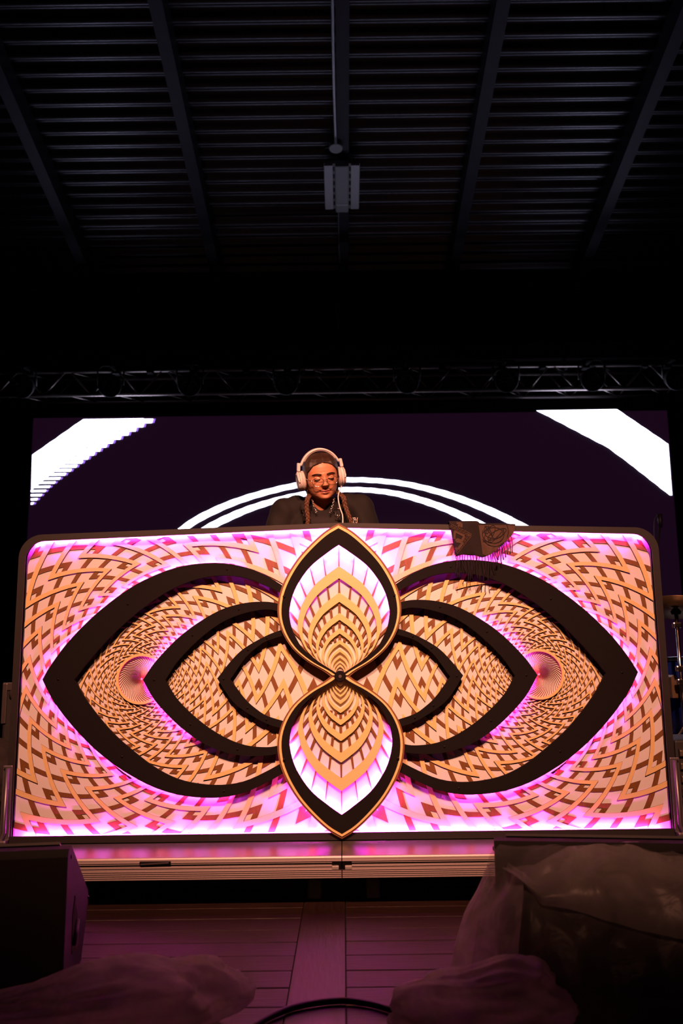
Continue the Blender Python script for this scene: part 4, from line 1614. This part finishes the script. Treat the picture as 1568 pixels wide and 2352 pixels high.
# ================================================================ floor monitors
def wedge_box(name, label, loc, rz, mirror, w=.62):
    t = thing(name, label, 'monitor speaker', loc)
    Mt = Matrix.Translation(loc) @ Matrix.Rotation(rz, 4, 'Z')
    prof = [(0.02, 0), (0, .03), (.0, .318), (.015, .334), (.06, .334), (.44, .15), (.46, .12), (.34, 0)]
    n = len(prof)
    vs = [Mt @ Vector((0, y, z)) for y, z in prof] + [Mt @ Vector((w * mirror, y, z)) for y, z in prof]
    fs = [tuple(range(n)), tuple(range(2 * n - 1, n - 1, -1))] + [(i, i + n, (i + 1) % n + n, (i + 1) % n) for i in range(n)]
    add('cabinet', vs, fs, M['wedge'], t)
    # grille on the slanted face, handle cup in the end panel
    q = [(.07, .333), (.425, .161)]
    vs = []
    for x in (.03, w - .03):
        for (y, z) in q:
            vs.append(Mt @ Vector((x * mirror, y + .004, z + .008)))
    g = Geo()
    g.raw(vs, [(0, 1, 3, 2)])
    gr = g.obj('grille', M['dark_metal'], t)
    gr.modifiers.new('thick', 'SOLIDIFY').thickness = .006
    e = -.0015 * mirror
    hc_ = [(.13, .07), (.24, .06), (.26, .10), (.15, .20), (.12, .16)]
    Geo().raw([Mt @ Vector((e, y, z)) for y, z in hc_] + [Mt @ Vector((e + .004 * mirror, y, z)) for y, z in hc_], [(0, 1, 2, 3, 4), (9, 8, 7, 6, 5)] + [(i, i + 5, (i + 1) % 5 + 5, (i + 1) % 5) for i in range(5)]).obj('handle_cup', M['screw'], t)
    Geo().tube([Mt @ Vector((-.004 * mirror, .14, .09)), Mt @ Vector((-.004 * mirror, .20, .13))], .006, 8).obj('handle_bar', M['dark_metal'], t, True)
    for y, z in ((.03, .31), (.03, .03), (.42, .13)):
        Geo().lathe([(.006, 0), (.004, .003)], 10, axis_mtx(Mt @ Vector((-.0005 * mirror, y + .02, z)), Mt.to_3x3() @ Vector((-mirror, 0, 0)))).obj('corner_screw', M['screw'], t)
    return t


lp = at(157, 1946, Y=2.20)
wedge_box('floor_monitor', 'black wedge floor monitor with a bare end panel standing on the planks', (lp.x, 2.20, 0), rad(9), -1)
rp = at(1134, 1940, Y=2.24)
wedge_box('floor_monitor', 'black wedge floor monitor wrapped in clear plastic film', (rp.x, 2.24, 0), rad(-9), 1)

# ================================================================ plastic film and bags
def lump(name, label, cat, centre, rad3, seed, m, amp=.16, rot=0, n=(120, 72), flat=True, freq=3.0, taper=0.0):
    """crumpled bag: an ellipsoid pushed in and out by sharp folds, resting on the floor"""
    vs, fs = [], []
    nu, nv = n
    cr, sr = math.cos(rot), math.sin(rot)
    for j in range(nv + 1):
        ph = PI * j / nv
        for i in range(nu):
            th = 2 * PI * i / nu
            d = Vector((math.sin(ph) * math.cos(th), math.sin(ph) * math.sin(th), math.cos(ph)))
            q = d * freq + Vector((seed * 3.1, seed * 1.7, seed))
            nz = mnoise.noise(q * .8) * 1.1 + .28 * (1 - 2.2 * abs(mnoise.noise(Vector((q.x * .5, q.y * 1.6, q.z * 1.6)))))
            nz += .10 * (1 - 2.4 * abs(mnoise.noise(Vector((q.x * 1.1 + q.z, q.y * 2.8, q.z * 2.8)))))
            r = 1 + amp * nz
            x, y, z = d.x * rad3[0] * r, d.y * rad3[1] * r * (1 + .3 * taper * d.x), d.z * rad3[2] * r * (1 + taper * d.x)
            x, y = x * cr - y * sr, x * sr + y * cr
            zz = centre[2] + z
            if flat:
                zz = max(.002, zz)
            vs.append((centre[0] + x, centre[1] + y, zz))
    for j in range(nv):
        for i in range(nu):
            k = (i + 1) % nu
            fs.append((j * nu + i, j * nu + k, (j + 1) * nu + k, (j + 1) * nu + i))
    return tag(add(name, vs, fs, m, None, True, loc=(centre[0], centre[1], 0)), label, cat)


c = at(245, 2290, Y=2.02)
lump('plastic_bag', 'milky crumpled plastic bag lying on the planks before the bare floor monitor', 'plastic bag', (at(235, 2290, Y=2.0).x, 1.99, .070), (.265, .135, .064), 2.3, M['plastic_bag'], .24, rad(14), freq=2.0, taper=.62)
lump('plastic_bag', 'loose milky plastic bag heaped at the foot of the film-wrapped monitor', 'plastic bag', (at(1105, 2300, Y=1.95).x, 1.95, .065), (.165, .12, .082), 3.9, M['plastic_bag'], .30, rad(-12), freq=2.0, taper=.32)

# film wrapped over the monitor: one sheet falling down its front and side
def sheet(name, label, rowsf, nu, nv, m, seed, amp):
    vs, fs = [], []
    for j in range(nv):
        for i in range(nu):
            p, nrm = rowsf(i / (nu - 1), j / (nv - 1))
            q = Vector((p.x * 5, p.y * 5, p.z * 2.2)) + Vector((seed, seed * 2, 0))
            f = (1 - 2.6 * abs(mnoise.noise(q * 1.1))) + .5 * (1 - 2.6 * abs(mnoise.noise(q * 2.7))) + .25 * mnoise.noise(q * 6)
            p = p + nrm * (amp * f)
            p.z = max(.003, p.z)
            vs.append(p)
    fs = [(j * nu + i, j * nu + i + 1, (j + 1) * nu + i + 1, (j + 1) * nu + i) for j in range(nv - 1) for i in range(nu - 1)]
    return add(name, vs, fs, m, None, True, loc=(rp.x + .3, 2.24, 0))


def cover(u, v):
    # u across from the free side edge, v from the top back down the front to the planks
    path = [Vector((0, 2.27, .322)), Vector((0, 2.21, .322)), Vector((0, 2.17, .300)), Vector((0, 2.10, .21)), Vector((0, 2.03, .10)), Vector((0, 1.99, .01))]
    f = v * (len(path) - 1)
    i = min(len(path) - 2, int(f))
    p = path[i].lerp(path[i + 1], f - i)
    left = [.385, .370, .345, .312, .280, .250][i] + ([.385, .370, .345, .312, .280, .250][i + 1] - [.385, .370, .345, .312, .280, .250][i]) * (f - i)
    x = left + (1.06 - left) * u
    side = max(0, (.12 - u) / .12)
    p.y += .10 * side * min(1, v * 2)
    p.x += .02 * math.sin(v * 9) * side
    p.x = x
    return p, Vector((-.25, -.8, .45))


fo = sheet('plastic_film', 'x', cover, 90, 70, M['plastic_thin'], 1.3, .014)
tag(fo, 'clear creased plastic film hanging down over the wrapped floor monitor', 'plastic film')


def band(u, v):
    # milky doubled band sweeping over the monitor's top and down towards the far side
    top = [(1150, 1992, 2.235), (1225, 1985, 2.22), (1300, 1948, 2.22), (1400, 1936, 2.23), (1568, 1932, 2.25), (1680, 1932, 2.25)]
    bot = [(1185, 2010, 2.16), (1240, 2078, 2.10), (1320, 2088, 2.09), (1400, 2116, 2.08), (1568, 2162, 2.06), (1680, 2190, 2.05)]
    f = u * (len(top) - 1)
    i = min(len(top) - 2, int(f)); t = f - i
    T = at(top[i][0], top[i][1], Y=top[i][2]).lerp(at(top[i + 1][0], top[i + 1][1], Y=top[i + 1][2]), t)
    B_ = at(bot[i][0], bot[i][1], Y=bot[i][2]).lerp(at(bot[i + 1][0], bot[i + 1][1], Y=bot[i + 1][2]), t)
    p = T.lerp(B_, v)
    p.y -= .05 * math.sin(v * PI) + .012
    return p, Vector((0, -.8, .6))


def flap(u, v):
    # loose corner of the film hanging beside the monitor's end panel
    f0, f1 = at(1200, 2005, Y=2.13), at(1190, 2330, Y=1.99)
    b0, b1 = at(1122, 1992, Y=2.42), at(1032, 2262, z=.008)
    bm_ = at(1066, 2100, Y=2.38)
    B_ = b0.lerp(bm_, v * 2.2) if v < .45 else bm_.lerp(b1, (v - .45) / .55)
    p = f0.lerp(f1, v).lerp(B_, u)
    p.z += .02 * math.sin(u * PI) * (1 - v)
    return p, Vector((-.7, -.6, .3))


ff = sheet('plastic_film', 'x', flap, 40, 50, M['plastic'], 7.7, .009)
tag(ff, 'loose milky corner of plastic film hanging beside the wrapped monitor towards the decks', 'plastic film')
fb = sheet('plastic_film', 'x', band, 70, 30, M['plastic'], 4.1, .010)
tag(fb, 'milky doubled band of plastic film folded over the top of the wrapped monitor', 'plastic film')

# ================================================================ cable on the planks
pts = [at(px, py, z=.008) for px, py in ((560, 2372), (600, 2346), (650, 2322), (700, 2308), (760, 2300), (800, 2299), (850, 2306), (900, 2320), (945, 2336), (1010, 2350))]
tag(Geo().tube(smooth_path(pts, 50), .0075, 8).obj('floor_cable', M['rubber'], None, True), 'black cable curving across the planks in front of the decks', 'cable')

# ================================================================ drum kit at the side
BYD = 4.75
dc = at(1590, 1560, Y=BYD)
dr = thing('floor_tom', 'blue sparkle drum with chrome hoop behind the booth end', 'drum', (dc.x, BYD, DECK_TOP))
rr = dc.x - at(1520, 1560, Y=BYD).x
zt0, zt1 = at(1560, 1690, Y=BYD).z, at(1560, 1516, Y=BYD).z
TM = Matrix.Translation((dc.x, BYD, 0))
Geo().lathe([(rr, zt0), (rr, zt1)], 40, TM).obj('shell', M['drum_blue'], dr, True)
for zz in (zt1 - .004, zt0 - .016):
    Geo().lathe([(rr + .002, zz), (rr + .010, zz + .002), (rr + .010, zz + .018), (rr + .002, zz + .020)], 40, TM).obj('hoop', M['chrome'], dr, True)
Geo().lathe([(rr, zt1 + .006), (.01, zt1 + .008)], 40, TM).obj('drum_head', M['drum_head'], dr)
for k in range(8):
    a = 2 * PI * k / 8 + .35
    x, y = dc.x + (rr + .012) * math.cos(a), BYD + (rr + .012) * math.sin(a)
    Geo().bbox((x - .012, y - .012, zt1 - .12), (x + .012, y + .012, zt1 - .06), .005).obj('lug', M['chrome'], dr)
    Geo().tube([(x, y, zt1 - .07), (x, y, zt1 + .012)], .003, 6).obj('tension_rod', M['chrome'], dr)
for k in range(3):
    a = 2 * PI * k / 3 + PI * .9
    x, y = dc.x + (rr + .02) * math.cos(a), BYD + (rr + .02) * math.sin(a)
    Geo().tube([(x, y, zt1 - .2), (x, y, DECK_TOP + .01)], .007, 8).obj('leg', M['chrome'], dr, True)
bp0, bp1 = at(1529, 1602, Y=BYD - rr * .6), at(1549, 1550, Y=BYD - rr * .6)
pl_ = [(bp0.x, bp0.z), (bp1.x, bp0.z), (bp1.x - .003, bp1.z - .05), (bp1.x - .02, bp1.z - .01), (bp0.x + .012, bp1.z), (bp0.x, bp1.z - .01)]
Geo().prism(pl_, BYD - rr - .03, BYD - rr * .55).obj('bracket_plate', M['cymbal'], dr)
# cymbal on a stand in front of the drum
CYY = 4.5
sx = at(1559, 1500, Y=CYY).x
zc = at(1559, 1395, Y=CYY).z
cs = thing('cymbal_stand', 'chrome tripod stand with a bronze cymbal beside the blue drum', 'cymbal stand', (sx, CYY, DECK_TOP))
Geo().tube([(sx, CYY, DECK_TOP + .08), (sx, CYY, zc + .03)], .009, 10).obj('pole', M['chrome'], cs, True)
Geo().lathe([(.20, -.002), (.199, .0), (.05, .022), (.035, .034), (.008, .040)], 40, Matrix.Translation((sx, CYY, zc)) @ Matrix.Rotation(rad(-12), 4, 'X') @ Matrix.Rotation(rad(6), 4, 'Y')).obj('cymbal', M['cymbal'], cs, True)
Geo().lathe([(.022, zc - .035), (.026, zc - .02), (.012, zc - .004)], 16, Matrix.Translation((sx, CYY, 0))).obj('cymbal_felt', M['rubber'], cs, True)
for py in (1436, 1536, 1566):
    p = at(1559, py, Y=CYY)
    k_ = Geo().bbox((sx - .022, CYY - .016, p.z - .014), (sx + .022, CYY + .016, p.z + .014), .006).obj('wing_clamp', M['chrome'], cs)
for k in range(3):
    a = 2 * PI * k / 3 + .5
    Geo().tube([(sx, CYY, DECK_TOP + .30), (sx + .24 * math.cos(a), CYY + .24 * math.sin(a), DECK_TOP + .012)], .008, 8).obj('leg', M['chrome'], cs, True)
# microphone on a boom stand
MY = 5.4
m0, m1 = at(1505, 1290, Y=MY), at(1516, 1200, Y=MY)
ms = thing('microphone_stand', 'thin black microphone stand beside the blue drum', 'microphone stand', (m0.x, MY, DECK_TOP))
Geo().tube([(m0.x - .01, MY, DECK_TOP + .03), m0, m1], .007, 8).obj('pole', M['dark_metal'], ms, True)
Geo().lathe([(.10, 0), (.10, .012), (.02, .03)], 24, Matrix.Translation((m0.x - .01, MY, DECK_TOP))).obj('base', M['dark_metal'], ms)
tp_ = at(1514, 1181, Y=MY)
Geo().tube([m1 + Vector((0, 0, -.03)), m1, tp_], [.010, .013, .017], 12).obj('microphone', M['dark_metal'], ms, True)
pts = [m1, at(1506, 1185, Y=MY), at(1502, 1210, Y=MY), m0]
Geo().tube(smooth_path(pts, 16), .003, 6).obj('microphone_cable', M['rubber'], ms, True)
# hardware clutter behind the drum: brass-fitted rack unit low by the booth end
rk = at(1556, 1800, Y=3.7)
ra = thing('equipment_rack', 'small black equipment rack with brass fittings low on the deck before the blue drum', 'rack', (rk.x + .06, 3.7, DECK_TOP))
Geo().bbox((rk.x - .0, 3.7, DECK_TOP + .001), (rk.x + .42, 4.05, .455), .008).obj('case', M['case'], ra)
for k in range(5):
    Geo().bbox((rk.x + .012, 3.69, DECK_TOP + .03 + k * .05), (rk.x + .415, 3.702, DECK_TOP + .062 + k * .05), .003).obj('panel', M['case'], ra)
    Geo().bbox((rk.x + .014, 3.684, DECK_TOP + .034 + k * .05), (rk.x + .045, 3.692, DECK_TOP + .056 + k * .05), .002).obj('brass_fitting', M['cymbal'], ra)

# ================================================================ road case and bag on the other side
CY = 3.95
ca, cb = at(10, 1570, Y=CY), at(33, 1600, Y=CY)
rc = thing('road_case', 'black flight case with metal corner edging standing above the grey gear bag', 'flight case', (ca.x + .15, CY, DECK_TOP))
Geo().bbox((ca.x, CY, DECK_TOP + .001), (ca.x + .5, CY + .4, ca.z), .01).obj('body', M['case'], rc)
Geo().bbox((ca.x - .004, CY - .006, ca.z - .03), (ca.x + .5, CY + .02, ca.z + .004), .003).obj('edge_trim', M['case_metal'], rc)
Geo().bbox((ca.x - .005, CY - .007, ca.z - .17), (ca.x + .016, CY + .02, ca.z), .003).obj('edge_trim', M['case_metal'], rc)
Geo().lathe([(.022, 0), (.020, .008), (.010, .014)], 16, axis_mtx((ca.x + .045, CY - .006, ca.z - .045), (0, -1, 0))).obj('ball_corner', M['case_metal'], rc, True)
gb = at(0, 1850, Y=3.6)
lump('gear_bag', 'slumped grey fabric gear bag on the deck below the flight case', 'bag', (gb.x - .16, 3.66, DECK_TOP + .185), (.25, .16, .17), 8.1, M['grey_cloth'], .06, flat=False)
